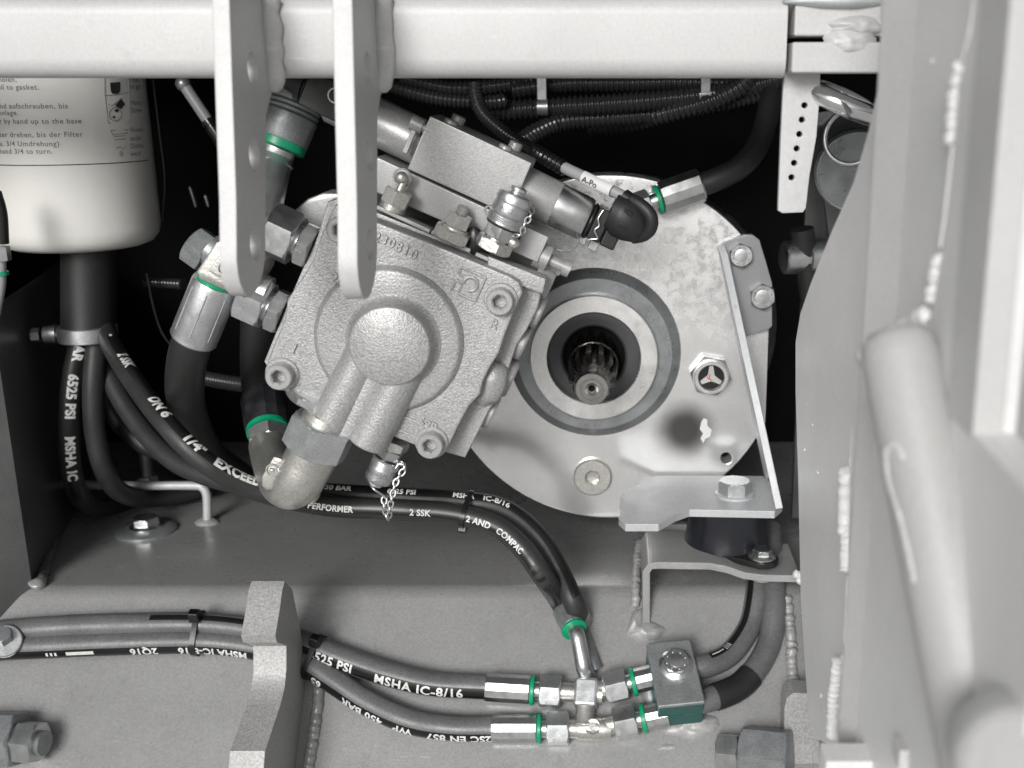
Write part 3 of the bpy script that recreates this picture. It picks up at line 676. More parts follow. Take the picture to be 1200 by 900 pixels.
# strap it stands on -----------------------------------------------------------------------------
stp = thing('support_strap', 'bent pale flat strap under the rubber mount, welded to floor and side frame', 'strap', SL(757, 735))
Yf = SL(757, 738).y + 1; th = 4.4
path = [(757.5, 736), (757.5, 680), (757.5, 668), (762, 661), (772, 660), (800, 660.5), (832, 661), (852, 665), (872, 672), (895, 675), (925, 675.5), (938, 676)]
P = [W(x, y + 3, Yf) for x, y in path]
P[0] = W(757.5, 738, Yf)
def ribbon(P, th, dep):
    up = []; dn = []
    for i in range(len(P)):
        t_ = (P[min(i + 1, len(P) - 1)] - P[max(i - 1, 0)]).normalized(); nrm = V((-t_.z, 0, t_.x))
        up.append(P[i] + nrm * th / 2); dn.append(P[i] - nrm * th / 2)
    m = MB(); m.prism(up + dn[::-1], V((0, dep, 0))); return m
ribbon(P, th, 46).build('strap', 'strap_paint', stp, bevel=.7)
weld_patch(SL(757, 740), V((1, 0, 0)), SN, 10.5, 6.5, 4, stp, seed=4)
weld_patch(SL(745, 728), V((.3, 0, 1)), SN, 9, 4, 4, stp, seed=14)
m = MB(); m.box(W(830, 665, -8), (1, 0, 0), (0, 1, 0), (0, 0, 1), 76, 5, 60); m.build('rear_web', 'floor_paint', stp, bevel=.6)
bead([WZ(750, 640, ZB) + V((0, 0, 2)), WZ(747, 660, ZB) + V((0, 0, 2)), W(745, 690, YB - 1), SL(744, 712, 1)], 2.6, 'weld_bead', stp, 'weld_grey', .8, 4)
bead([W(930, 672, Yf - 1), W(937, 674, Yf - 1), W(939, 684, Yf - 1)], 2.4, 'weld_bead', stp, 'frame_paint', .4)

# ================================================================== hoses over the sloping floor
R1 = 30 / 2 * S(450, 800, -110)
def hs(pts, off): return [SL(x, y, off) for x, y in pts]
def ferrule(parent, p, d, r, L, mt='zinc', ph=.2, n=12, green=True, nut=None, stem=3.0, nutlen=11, nutmt='zinc_matt', nphi=0.2):
    d = V(d).normalized(); p = V(p)
    m = MB(); m.lathe(p, d, [(0, r * .97), (.8, r * 1.0), (L * .15, r * 1.02), (L - 1, r * 1.02), (L, r * .94)], n, ph=ph); m.build('ferrule', mt, parent, sharp=18)
    q = p + d * L
    if green:
        m = MB(); m.lathe(q - d * .3, d, [(0, r * 1.04), (.4, r * 1.06), (1.8, r * 1.06), (2.2, r * 1.0)], 28); m.build('sealing_ring', 'green', parent)
        q = q + d * 1.8
    m = MB(); m.lathe(q - d * .5, d, [(0, r * .62), (stem + 1.5, r * .62)], 24); m.build('stem', 'zinc', parent); q = q + d * stem
    if nut:
        m = MB(); m.hex(q, d, nut, nutlen, V((0, -.6, .8)), nphi); m.build('nut', nutmt, parent, sharp=25); q = q + d * nutlen
    return q
gA = 'printed hoses lying on the sloping floor'
tA, pA, hA = hose('hydraulic_hose', 'upper printed hose on the sloping floor, reading MSHA, running to the tee', hs([(-60, 752), (0, 741), (60, 736), (130, 733), (235, 732), (300, 739), (345, 750), (400, 771), (450, 788), (505, 801), (572, 805.5)], R1 + 1.5), R1, group=gA)
e1, d1 = pA.at(pA.L)
q1 = ferrule(tA, e1 - d1 * 1, d1, R1 * 1.12, 25, nut=16.5, nutlen=11.5)
tB, pB, hB = hose('hydraulic_hose', 'lower printed hose on the sloping floor, its lettering upside down', hs([(-60, 768), (0, 760), (60, 757), (130, 754), (235, 752), (300, 759), (350, 773), (390, 797), (430, 823), (480, 845), (530, 853), (579, 853.5)], R1 + .3), R1, group=gA)
e2, d2 = pB.at(pB.L)
q2 = ferrule(tB, e2 - d2 * 1, d2, R1 * 1.12, 25, nut=16.5, nutlen=12)
def s_at(pa, xpx):
    best = min(range(0, 400), key=lambda i: abs(proj(pa.at(pa.L * i / 400)[0])[0] - xpx)); return pa.L * best / 400
def proj(p):
    d = V(p) - CAM; f = d.dot(FWD); return CX + FPX * d.x / f, CY - FPX * d.dot(UPV) / f
st = hose_stripe(pA, R1, s_at(pA, 352), pA.L - 1, -.62, R1 * .95, 'print_stripe', 'stripe_black', hA)
hose_text(pA, R1, '6525 PSI', s_at(pA, 369), 7.2, -.52, st); hose_text(pA, R1, 'MSHA IC-8/16', s_at(pA, 444), 7.4, -.60, st, space=1.12)
st = hose_stripe(pA, R1, s_at(pA, 180), s_at(pA, 330), .55, 3.4, 'print_stripe', 'stripe_black', hA)
st = hose_stripe(pB, R1, s_at(pB, -20), pB.L - 1, -.86, R1 * .85, 'print_stripe', 'stripe_black', hB)
for tx, xx in (('2SC EN 857', 592), ('WP', 488), ('450 BAR', 455), ('65', 385)):
    hose_text(pB, R1, tx, s_at(pB, xx), 6.6, -.92, st, flip=True)
for tx, xx in (('MSHA IC-8/16', 296), ('2Q16', 190)):
    hose_text(pB, R1, tx, s_at(pB, xx), 6.4, -.88, st, flip=True)
for i in range(5):
    s_ = s_at(pB, 60 + i * 5 + (i > 2) * 8 * (i - 2)); hose_stripe(pB, R1, s_, s_ + (1.2 if i < 3 else 9), -.78, 2.2, 'print_bar', 'print_white', st, .3)
# tees --------------------------------------------------------------------------------------------
te = thing('tee_fitting', 'small cast tee joining the upper hose and the bent pipe', 'fitting', q1)
n0 = SN; dx = d1.copy(); dv = (SD - dx * SD.dot(dx)).normalized()
c1 = q1 + dx * 14
m = MB(); m.lathe(q1 - dx * 1, dx, [(0, 5.2), (8, 5.2), (9, 5.8), (24, 5.8)], 24); m.build('run', 'cast_zinc', te)
m = MB(); m.box(c1, dx, dv, n0, 13, 15.5, 13.5); m.build('centre_block', 'zinc_matt', te, bevel=2, seg=3)
m = MB(); m.lathe(c1 + dv * 5, dv, [(0, 5.2), (10, 5.2), (12, 5.8)], 24); m.build('branch', 'cast_zinc', te)
te2 = thing('tee_fitting', 'lower cast tee with round stamped centre between two nuts', 'fitting', q2)
dx2 = d2.copy(); c2 = q2 + dx2 * 13; 
m = MB(); m.lathe(q2 - dx2, dx2, [(0, 5.0), (5, 5.2), (7, 6.2), (20, 6.2), (24, 5.4)], 24); m.build('run', 'cast_zinc', te2)
b2 = (c1 + dv * 16) - c2
m = MB(); m.tube([c2, c2 + b2 * .5, c2 + b2], 5.2, 24); m.build('branch', 'cast_zinc', te2)
m = MB(); m.lathe(c2 + n0 * 4.6, n0, [(0, 4.4), (1.2, 4.4), (1.6, 4.0), (1.3, 3.4), (1.3, 2.2), (1.7, 2.0)], 28); m.build('stamped_boss', 'cast_zinc', te2)
# clamp block ---------------------------------------------------------------------------------------
Rr = lambda x, y, h: SL(x, y, h)
cl = thing('hose_clamp', 'green plastic twin hose clamp under a steel cover plate with one bolt', 'clamp', SL(795, 855))
HC = 26
NC = V((0, -0.55, 0.835)).normalized(); CC = SL(790, 790, HC)
def CP(x, y, h=0.0): return hitp(x, y, CC + NC * h, NC)
top = [CP(757, 753), CP(809, 748), CP(827, 823), CP(771, 829)]
ctr = sum(top, V()) / 4
def shrink(q, f): return [ctr + (p - ctr) * f for p in q]
m = MB(); m.prism(top, NC * -3); m.build('cover_plate', 'zinc_dark', cl, bevel=1.2, seg=3)
jw = [p - NC * 3.2 for p in shrink(top, .97)]
m = MB(); m.prism(jw, NC * -11); m.build('upper_jaw', 'teal', cl, bevel=.8)
jw = [p - NC * 14.6 for p in shrink(top, .985)]
m = MB(); m.prism(jw, NC * -11); m.build('lower_jaw', 'teal', cl, bevel=.8)
m = MB(); m.prism([p - NC * 26 for p in shrink(top, .9)], NC * -12); m.build('weld_pad', 'floor_paint', cl)
hexbolt('bolt', CP(792, 779), NC, 13.5, 5, cl, 'zinc', None, .4, flange=9.2)
weld_patch(SL(812, 850), V((1, 0, .1)), SN, 16, 7, 3.5, cl, seed=11)
weld_patch(SL(782, 876), V((1, 0, .1)), SN, 6, 1.6, .8, cl, seed=17)
weld_patch(SL(764, 812), V((0, 0, 1)), SN, 12, 6, 5, cl, seed=21)
# nuts between tees and clamp
for i, (te_, c_, d_, x) in enumerate(((te, c1, dx, 9), (te2, c2, dx2, 10.5))):
    d_ = (SL((770, 772)[i], (792, 838)[i], HC * .42) - c_).normalized()
    p = c_ + d_ * x
    m = MB(); m.lathe(p - d_ * 4, d_, [(0, 5), (8, 5)], 24); m.build('stub', 'cast_zinc', te_)
    m = MB(); m.hex(p + d_ * 1.5, d_, 16.5, 12.5, V((0, -.6, .8)), .25); m.build('nut', ('zinc_matt', 'zinc')[i], te_, sharp=25)
    m = MB(); m.lathe(p + d_ * 13, d_, [(0, 4.6), (10, 4.6)], 24); m.build('stem', 'zinc', te_)
    m = MB(); m.lathe(p + d_ * 16.5, d_, [(0, 7.6), (.4, 8.2), (2.2, 8.2), (2.6, 7.6)], 28); m.build('sealing_ring', 'green', te_)
    m = MB(); m.lathe(p + d_ * 19, d_, [(0, 7), (12, 7)], 12, ph=.2); m.build('ferrule', 'zinc', te_, sharp=18)
# hoses leaving the clamp to the right
g2 = 'hoses curving up from the clamp'
t, pa, hb = hose('hydraulic_hose', 'inner hose curving up from the clamp, with a thin white tick mark', [SL(800, 784, 13), SL(828, 780, 13), W(856, 766, -86), W(878, 735, -72), W(886, 700, -60), W(888, 660, -40), W(888, 620, -10)], 6.6, group=g2)
st = hose_stripe(pa, 6.6, pa.L * .12, pa.L * .8, .75, 4, 'print_stripe', 'stripe_black', hb)
hose_stripe(pa, 6.6, pa.L * .13, pa.L * .2, .75, .8, 'print_bar', 'print_white', st, .3)
for i in range(4): hose_stripe(pa, 6.6, pa.L * (.215 + .012 * i), pa.L * (.219 + .012 * i), .75, 3, 'print_bar', 'print_white', st, .3)
t, pa, hb = hose('hydraulic_hose', 'outer hose curving up from the clamp beside the side frame', [SL(800, 826, 13), SL(835, 818, 13), W(872, 800, -96), W(900, 758, -80), W(907, 710, -64), W(905, 665, -44), W(903, 620, -10)], 6.9, group=g2)
m = MB(); m.tube([pa.at(pa.L * (.12 + .014 * i))[0] for i in range(14)], 7.5, 20); m.build('rubber_sleeve', 'rubber_dark', t, sharp=60)

# bent pipe and the pair of hoses coming over the floor edge --------------------------------------------
R2 = 5.9
def over(pts): return [W(x, y, Y) if h is None else SL(x, y, h) for x, y, Y, h in pts]
g3 = 'printed hoses along the floor edge'
tC, pC, hC = hose('hydraulic_hose', 'front printed hose along the floor edge, bending down to the tee', [W(120, 375, 16), W(131, 405, -10), W(157, 447, -52), W(194, 496, -86), W(240, 541, -94), W(300, 574, -84), W(380, 592, -76), W(460, 597, -76), W(530, 602, -76), W(580, 616, -78), W(612, 642, -82), W(636, 675, -88), SL(655, 703, 10), SL(662, 716, 10)], R2, 'rubber_mid', group=g3)
e3, d3 = pC.at(pC.L)
q3 = ferrule(tC, e3 - d3, d3, R2 * 1.16, 15, 'zinc_dark', stem=1)
m = MB(); q = SL(684, 752, 10); m.tube(spline([q3 - d3 * 1, q3 + d3 * 4, q3.lerp(c1, .55) + V((1.5, -3, 0)), c1 - dv * 10, c1 - dv * 4], 2), 4.3, 20); m.build('bent_pipe', 'zinc', tC, sharp=60)
tD, pD, hD = hose('hydraulic_hose', 'rear printed hose along the floor edge, passing behind its twin', [W(116, 395, 22), W(128, 440, 10), W(160, 495, -8), W(212, 545, -32), W(300, 572, -52), W(380, 578, -62), W(460, 583, -62), W(540, 588, -62), W(590, 597, -62), W(630, 628, -64), W(655, 668, -70), W(672, 706, -82), SL(679, 724, 5)], R2, 'rubber_mid', group=g3)
e4, d4 = pD.at(pD.L); q4 = ferrule(tD, e4 - d4 * 6, d4, R2 * 1.14, 11, 'zinc_dark', green=False, stem=1)
m = MB(); m.tube(spline([q4 - d4, q4 + d4 * 4, SL(690, 764, 3), SL(698, 785, 2)], 2), 4.2, 18); m.build('bent_pipe', 'zinc_dark', tD, sharp=60)
st = hose_stripe(pC, R2, s_at(pC, 130), s_at(pC, 310), .80, 6.4, 'print_stripe', 'stripe_black', hC)
for tx, xx in (('-', 130), ('2 SSK', 143), ('DN 6', 178), ('1/4"', 214), ('EXCEEDS', 247)):
    hose_text(pC, R2, tx, s_at(pC, xx), 7.6, .80, st, bold=.05)
st = hose_stripe(pC, R2, s_at(pC, 340), pC.L - 12, -.3, 5.0, 'print_stripe', 'stripe_black', hC)
for tx, xx in (('PERFORMER', 362), ('2 SSK', 482), ('2 AND', 548), ('COMPAC', 585)):
    hose_text(pC, R2, tx, s_at(pC, xx), 4.6, -.3, st)
st = hose_stripe(pD, R2, s_at(pD, 340), s_at(pD, 670), .5, 4.6, 'print_stripe', 'stripe_black', hD)
for tx, xx in (('450 BAR', 378), ('6525 PSI', 455), ('MSHA', 530), ('IC-8/16', 566)):
    hose_text(pD, R2, tx, s_at(pD, xx), 4.4, .5, st)
gc = 'cable ties round the hoses'
def tie(name, label, pa, s, r1, r2off, head_dir, width=3.0, hl=6.5):
    """strap round one or two hoses, with its square head standing up"""
    p, tg = pa.at(s); c = p + r2off / 2; t = thing(name, label, 'cable tie', p, gc)
    u = r2off.normalized() if r2off.length > .1 else frame(tg)[0]; u = (u - tg * u.dot(tg)).normalized(); w = tg.cross(u)
    hlf = r2off.length / 2; ring = []
    for i in range(40):
        a = 2 * pi * i / 40; e = u * cos(a) + w * sin(a)
        ring.append(c + e * (r1 + .6) + u * (hlf if cos(a) > 0 else -hlf))
    m = MB(); sec = []
    for i in range(41):
        q = ring[i % 40]; o = (q - c).normalized(); sec.append([q - tg * width / 2 - o * .5, q + tg * width / 2 - o * .5, q + tg * width / 2 + o * .6, q - tg * width / 2 + o * .6])
    m.loft(sec, caps=False); m.build('strap', 'black_plastic', t, sharp=50)
    hd = V(head_dir).normalized(); hd = (hd - tg * hd.dot(tg)).normalized()
    hp = c + hd * (r1 + hlf * abs(hd.dot(u)) + hl * .45); sdv = tg.cross(hd)
    m = MB(); m.box(hp, tg, sdv, hd, width * 1.9, 5, hl); hb = m.build('head', 'black_plastic', t, bevel=.6)
    m = MB(); m.box(hp + hd * (hl / 2 + .1), tg, sdv, hd, width * 1.2, 3.4, .5); m.build('slot', 'engine_black', hb)
    return t
sA = s_at(pA, 232); pB_ = pB.at(s_at(pB, 232))[0]; tie('cable_tie', 'black cable tie round the floor hoses before the hook plate', pA, sA, R1, pB_ - pA.at(sA)[0], SN * .5 + V((0, 0, 1)))
sA = s_at(pA, 372); pB_ = pB.at(s_at(pB, 364))[0]; tie('cable_tie', 'black cable tie round the floor hoses just behind the hook plate', pA, sA, R1, pB_ - pA.at(sA)[0], SN * .5 + V((0.1, 0, 1)))
sC = s_at(pC, 545); pD_ = pD.at(s_at(pD, 549))[0]; tie('cable_tie', 'black cable tie round the hoses at the floor edge below the pump', pC, sC, R2, pD_ - pC.at(sC)[0], V((.2, -.3, -1)), 2.6, 4)
# clip at the left end
cp = thing('hose_clip', 'metal hose clip with screw at the edge of the sloping floor', 'clip', SL(5, 760))
m = MB(); m.lathe(SL(6, 752, 16), (0.3, -.7, .6), [(0, 9), (2, 9), (2.6, 8.4)], 36); m.build('clip_plate', 'zinc_matt', cp)
hexbolt('screw', SL(4, 748, 18), (0.2, -.5, .8), 9, 5, cp, 'zinc_dark', dots=False)

# ================================================================== small hardware on the floor
fbp = WZ(172, 622, ZB); fb_ = thing('floor_bolt', 'hex bolt with wide washer standing on the dark floor', 'bolt', fbp)
m = MB(); m.lathe(fbp, (0, 0, 1), [(0, 19), (1.5, 19), (2.2, 18), (3, 12)], 48); m.build('washer', 'zinc_dark', fb_)
hexbolt('bolt_head', fbp + V((0, 0, 3)), (0, 0, 1), 15, 7, fb_, 'zinc', V((1, 0, 0)), 0, dots=False, flange=10.5)
rd = thing('bent_rod', 'thin bent steel rod bridging the dark floor behind the floor bolt', 'rod', WZ(243, 612, ZB))
Yr_ = WZ(243, 612, ZB).y
m = MB(); m.tube(spline([W(60, 566, Yr_), W(105, 568, Yr_), W(160, 569, Yr_), W(225, 569, Yr_), W(237, 571, Yr_), W(242, 579, Yr_), W(243, 595, Yr_), W(243, 613, Yr_)], 2), 2.9, 14); m.build('rod', 'bracket_zinc', rd, sharp=60)
weld_patch(WZ(243, 612, ZB), V((1, 0, 0)), V((0, 0, 1)), 8, 8, 3, rd, seed=2)
st_ = thing('stud', 'threaded stud with nut standing behind the bent rod', 'stud', WZ(176, 575, ZB))
o = WZ(176, 588, ZB) ; m = MB(); m.lathe(o, (0, 0, 1), [(0, 4)] + [(i * .8 + .1, 3.7 + .3 * (i % 2)) for i in range(46)], 16); m.build('thread', 'zinc_dark', st_)
m = MB(); m.hex(o + V((0, 0, 12)), (0, 0, 1), 13, 8, V((1, 0, 0))); m.build('nut', 'zinc_matt', st_, sharp=25)
# nut assembly bottom left
o = SL(20, 866, 10); na = thing('pivot_nut', 'large dull hex with bright nut at the lower corner of the sloping floor', 'nut', o)
m = MB(); m.hex(o + V((-26, 0, 0)), (1, 0, 0), 27, 28, V((0, 0, 1)), .1); m.build('hex_body', 'zinc_dark', na, sharp=25)
m = MB(); m.hex(o + V((2.2, -2, 0)), (1, -.12, 0), 20, 12, V((0, 0, 1)), .05); m.build('lock_nut', 'zinc', na, sharp=25)
m = MB(); m.lathe(o + V((13.5, -3.5, 0)), (1, -.12, 0), [(0, 7)] + [(i * .5 + .1, 6.2 + .4 * (i % 2)) for i in range(8)], 24); m.build('thread', 'zinc_dark', na)
o = SL(866, 878, 8); nb = thing('pivot_nut', 'large dull hex with bright nut beside the side frame foot', 'nut', o)
m = MB(); m.hex(o + V((2, 0, -2)), (1, -.35, .1), 27, 26, V((0, 0, 1)), .1); m.build('hex_body', 'zinc_dark', nb, sharp=25)
m = MB(); m.hex(o + V((-12, 1, -2)), (1, -.2, .05), 18, 12, V((0, 0, 1)), .05); m.build('lock_nut', 'zinc', nb, sharp=25)
rp = [(918, 960), (919, 830), (922, 818), (930, 812), (960, 813), (962, 960)]
Yt = SL(920, 860, 12).y; m = plateY([rp], Yt, 14, .8); m.build('foot_lug', 'hook_paint', label='short grey lug standing against the side frame foot', cat='lug')
bead([W(922, 700, -60), SL(926, 740, 1), SL(928, 790, 1), SL(930, 815, 1)], 3, 'weld_bead', sf, 'weld_grey', 1.0)
# ================================================================== hydraulic pump
T = radians(25.6)
PU = V((cos(T), 0, -sin(T))); PD = V((-sin(T), 0, -cos(T))); PUP = -PD; PN = V((0, -1, 0))
YC = -116.0
KP = S(456, 398, YC)
pump = thing('hydraulic_pump', 'tilted silver cast hydraulic pump with valve block and solenoids in the bay', 'pump', W(456, 500, -70))
def wp(x, y, Y=YC): return W(x, y, Y)
# cover plate (front)
cov = [(393, 240), (430, 256), (500, 283), (560, 308), (596, 323), (608, 330), (613, 343), (604, 363), (592, 392), (585, 414), (574, 431), (566, 448), (563, 462), (550, 476), (537, 500), (525, 526), (520, 532), (506, 533), (490, 524), (420, 496), (340, 462), (318, 450), (312, 440), (313, 424), (322, 402), (334, 373), (336, 352), (345, 338), (356, 323), (367, 304), (373, 285), (380, 266)]
plateY([cov], YC, 15, 1.6).build('cover_plate', 'pump_paint', pump, sharp=40)
# body behind it
bod = [(384, 236), (398, 232), (440, 248), (520, 280), (600, 312), (632, 326), (637, 334), (630, 362), (618, 386), (606, 404), (597, 430), (592, 448), (584, 466), (574, 480), (562, 504), (545, 537), (520, 530), (400, 482), (322, 446), (309, 424), (330, 372), (352, 320), (372, 276)]
plateY([bod], YC + 15.4, 62, 1.2).build('body', 'pump_paint', pump, sharp=40)
plateY([[(336, 268), (345, 246), (360, 233), (378, 226), (402, 226), (402, 268)]], YC + 55, 24, 2.0).build('rear_shoulder', 'pump_smooth', pump)
# ledge strips along the top
m = MB()
def strip(a, b, up, Y, th, dep, name, mt='pump_smooth', bev=.6):
    p, q = W(*a, Y), W(*b, Y); d = (q - p).normalized(); u = V((-d.z, 0, d.x)); 
    if u.z < 0: u = -u
    m = MB(); m.prism([p, q, q + u * th, p + u * th], V((0, dep, 0))); return m.build(name, mt, pump, bevel=bev)
strip((440, 245), (503, 274), 1, YC + 9, 2.2, 8, 'gasket_rail'); strip((504, 274), (550, 297), 1, YC + 9, 2.2, 8, 'gasket_rail')
strip((556, 300), (578, 310), 1, YC + 9, 2.2, 8, 'gasket_rail')
# right-hand corner ear of the body near the block
plateY([[(572, 300), (640, 327), (636, 345), (606, 334), (570, 316)]], YC + 6, 12, 1.0).build('corner_ear', 'pump_paint', pump)
# side plugs seen edge on
for i, (x, y, r) in enumerate(((625, 370, 9), (606, 407, 9.5), (591, 449, 10.5), (569, 489, 9.5), (636, 338, 8))):
    o = W(x, y, YC + 15.4) + V((0, 13, 0)) - PU * 6
    m = MB(); m.lathe(o, PU, [(0, r), (8.5, r), (9.6, r * .92), (9.8, r * .55)], 32); m.build('side_plug', 'pump_smooth', pump)
lump(W(574, 450, YC + 12), 9, 'casting_lobe', pump, 'pump_paint', (.9, .7, 1.4), .2, 2, (PU, V((0, 1, 0)), PUP))
# raised disc, cap, cast channels
oc = W(456, 398, YC)
m = MB(); m.lathe(oc, PN, [(-2, 88 * KP), (0.1, 88 * KP), (0.8, 86.5 * KP), (2.6, 84.5 * KP), (3.4, 83 * KP), (3.7, 80.5 * KP), (3.7, 60 * KP), (3.7, 2)], 96); m.build('raised_disc', 'pump_paint', pump, sharp=50)
oc2 = W(457, 405, YC - 12)
KP2 = S(457, 405, YC - 12)
m = MB(); m.lathe(V((oc2.x, YC, oc2.z)), PN, [(-1, 60 * KP2), (3.6, 58 * KP2), (4.2, 54.5 * KP2), (5.6, 51.5 * KP2), (8, 49.5 * KP2), (12.6, 47.8 * KP2), (13.6, 47 * KP2), (14.0, 45.4 * KP2), (14.0, 2)], 96); m.build('end_cap', 'pump_paint', pump, sharp=50)
def channel(a, b, r, y0, y1, name, e=1.0):
    """half round cast channel lying on the cover"""
    P0, P1 = W(*a, y0), W(*b, y1); d = (P1 - P0); n = 14; rings = []
    u = d.normalized(); s_ = V((u.z, 0, -u.x)).normalized(); f = u.cross(s_); f = f if f.y < 0 else -f
    for i in range(n + 1):
        k = i / n; p = P0 + d * k; rr = r * (1 + .06 * k)
        rings.append([p + (s_ * cos(2 * pi * j / 32) + f * sin(2 * pi * j / 32) * e) * rr for j in range(32)])
    return MB().loft(rings).build(name, 'pump_paint', pump, bevel=1.2, sharp=60)
channel((432, 405), (386, 497), 9.6, YC - 1.5, YC - 2.5, 'outlet_channel', 1.1)
channel((482, 418), (430, 519), 10.0, YC - 1.0, YC - 1.5, 'drain_channel', 1.1)
channel((455, 412), (409, 505), 11.0, YC + 1.5, YC + 1.5, 'channel_web', 1.0)
# cap screws
for x, y in ((587, 351), (331, 438), (506, 518)):
    o = W(x, y, YC); 
    m = MB(); m.lathe(o, PN, [(-3, 20 * KP), (.6, 20 * KP), (1.1, 19 * KP)], 40); m.build('screw_seat', 'pump_paint', pump)
    socket(o + PN * 1, PN, 15.5 * KP, 6.5, 8.5 * KP, 'cap_screw', 'pump_smooth', pump, 7.5, V((0, 0, 1)), .2)
socket(W(402, 268, YC), PN, 15.5 * KP, 6.5, 8.5 * KP, 'cap_screw', 'pump_smooth', pump, 7.5)
# cast lettering and emblem
def cast(tx, x, y, size, rot=T, ext=.8, Y=YC):
    o = W(x, y, Y) + PN * .2; X = V((cos(rot), 0, -sin(rot))); Z = V((sin(rot), 0, cos(rot)))
    return text_flat(tx, size, o, X, Z, .02, ext, 'CENTER', .12).build('cast_lettering', 'pump_paint', pump)
for i, ch in enumerate('230810'): cast(ch, 440 + i * 8.6, 281 + i * 4.1 + (i - 2.5) ** 2 * .18, 6.4, T)
cast('2', 389, 331, 7.6); cast('1', 343, 413, 6.8, T); cast('R', 577, 384, 6.4); cast('69P', 499, 501, 6.2)
em = thing  # emblem: open square with a ringed p inside
o = W(549, 333, YC) + PN * .15
def em_pt(u, v, h=0): return o + PU * (u * KP) - PD * (v * KP) + PN * h
m = MB()
for a, b in (((-15, -15), (-15, -2)), ((-15, 15), (15, 15)), ((15, 15), (15, -15)), ((15, -15), (-6, -15)), ((-15, 6), (-15, 15)), ((-15, 6), (-6, 6)), ((-15, -2), (-6, -2))):
    m.tube([em_pt(*a), em_pt(*b)], .75, 8)
m.tube([em_pt(2 + 8 * cos(a), 1 + 8 * sin(a)) for a in [radians(200 - i * 12) for i in range(25)]], 1.0, 8)
m.tube([em_pt(-6, -15), em_pt(-6, 8)], .42, 8)
m.build('cast_emblem', 'pump_paint', pump)
m = MB()
for a, b in (((470, 487), (466, 503)), ((470, 487), (520, 507)), ((466, 503), (489, 513))):
    m.tube([W(*a, YC) + PN * .2, W(*b, YC) + PN * .2], .55, 8)
m.build('cast_frame', 'pump_paint', pump)

# valve blocks on top -----------------------------------------------------------------------------
YV = YC + 20
def qbox(px, Y, dep, name, mt='pump_smooth', bev=.8): return plateY([px], Y, dep, bev).build(name, mt, pump)
vb = qbox([(440, 184), (447, 186.5), (568, 243), (643, 278), (630, 308), (428, 220)], YV, 34, 'lower_valve_block')
ub = qbox([(504, 136), (623, 191), (598, 253), (477, 198)], YV + 1.5, 36, 'upper_valve_block')
qbox([(446, 186), (470, 196), (468, 202), (443, 191)], YV + 12, 30, 'shim_plate', 'zinc_dark', .2)
# screws in the tops of the blocks, set in dark counterbores
for (x, y, dY) in ((528, 142, 10), (592, 172, 10), (537, 137, 24), (604, 168, 24)):
    o = W(x, y + 3, YV + 1.5 + dY); m = MB(); m.lathe(o - PUP * 2, PUP, [(0, 3.6), (3.4, 3.6), (4, 3.1)], 24); m.build('block_screw', 'pump_smooth', ub)
o = W(613, 264, YV + 10); m = MB(); m.lathe(o - PUP * 2, PUP, [(0, 5), (4.0, 5), (4.5, 4.4)], 24); m.build('block_screw', 'zinc_dark', vb)
o = W(601.5, 276, YV - .2); m = MB(); m.lathe(o, PN, [(-2, 9 * KP), (.3, 9 * KP)], 28); m.build('port_plug', 'black_plastic', vb)
o = W(641, 303, YV + 8); m = MB(); m.lathe(o, PU, [(-6, 7), (1, 7), (1.4, 6)], 28); m.lathe(o, PU, [(1, 3), (9, 3), (9.1, 4.5), (13, 4.5)], 24); m.build('side_screw', 'pump_smooth', pump)
# solenoids ------------------------------------------------------------------------------------------
ys = YV + 19; ks = S(650, 235, ys)
a0 = W(608, 219, ys); rs = 27 * ks
s1 = MB().lathe(a0 - PU * 4, PU, [(0, rs), (2, rs), (24, rs), (24.5, rs * .985)], 56).build('solenoid', 'pump_smooth', pump)
MB().lathe(a0 + PU * 20, PU, [(0, rs * .96), (17, rs * .96), (18.5, rs * .9), (19, rs * .7)], 56).build('coil_can', 'chrome', s1).data.materials[0] = MATS['zinc']
ce = a0 + PU * 39
pl_ = MB(); pl_.lathe(ce, PU, [(0, rs * .8), (1.5, rs * .86), (3, rs * .7)], 32); pl_.box(ce + PU * 6 + PUP * 1, PU, V((0, 1, 0)), PUP, 7, 18, 17); plg = pl_.build('plug_socket', 'black_plastic', s1, bevel=.8)
MB().box(ce + PU * 14 + PD * 1, PU, V((0, 1, 0)), PUP, 8, 15, 14).build('plug', 'black_plastic', plg, bevel=1)
MB().box(ce + PU * 1.5 + PD * 9.5, PU, V((0, 1, 0)), PUP, 5, 6, 6).build('latch', 'boss_grey', plg, bevel=.5)
MB().box(ce + PU * 8 + PD * 10, PU, V((0, 1, 0)), PUP, 5, 6, 6).build('latch', 'boss_grey', plg, bevel=.5)
cs = [ce + PU * 4.5 + PUP * 9 + PN * 9.8, ce + PU * 4 + PUP * 4 + PN * 10.5, ce + PU * 6 + PUP * 1 + PN * 10.5, ce + PU * 4.8 + PD * 2 + PN * 10.5, ce + PU * 8 + PD * 5 + PN * 10.3, ce + PU * 5 + PD * 7 + PN * 10, ce + PU * 3 + PD * 9 + PN * 9]
MB().tube(spline(cs, 1), .55, 8).build('wire_clip', 'zinc', plg, sharp=60)
bo = W(722, 249, ys - 8)
rings = []
for t_, r_ in ((-3, 9), (0, 10.4), (2, 11.2), (8, 10.8), (14, 8.6), (18, 5), (19, 2)):
    rings.append([bo + PU * t_ + PD * (t_ * .1) + (PUP * cos(2 * pi * j / 32) + V((0, 1, 0)) * sin(2 * pi * j / 32)) * r_ for j in range(32)])
boot = MB().loft(rings).build('rubber_boot', 'rubber_dark', s1, sharp=50)
MB().box(bo + PU * 5 + PN * 9.6, PU, V((0, 1, 0)), PUP, 5, 2, 9).build('boot_rib', 'black_gloss', boot, bevel=.5)
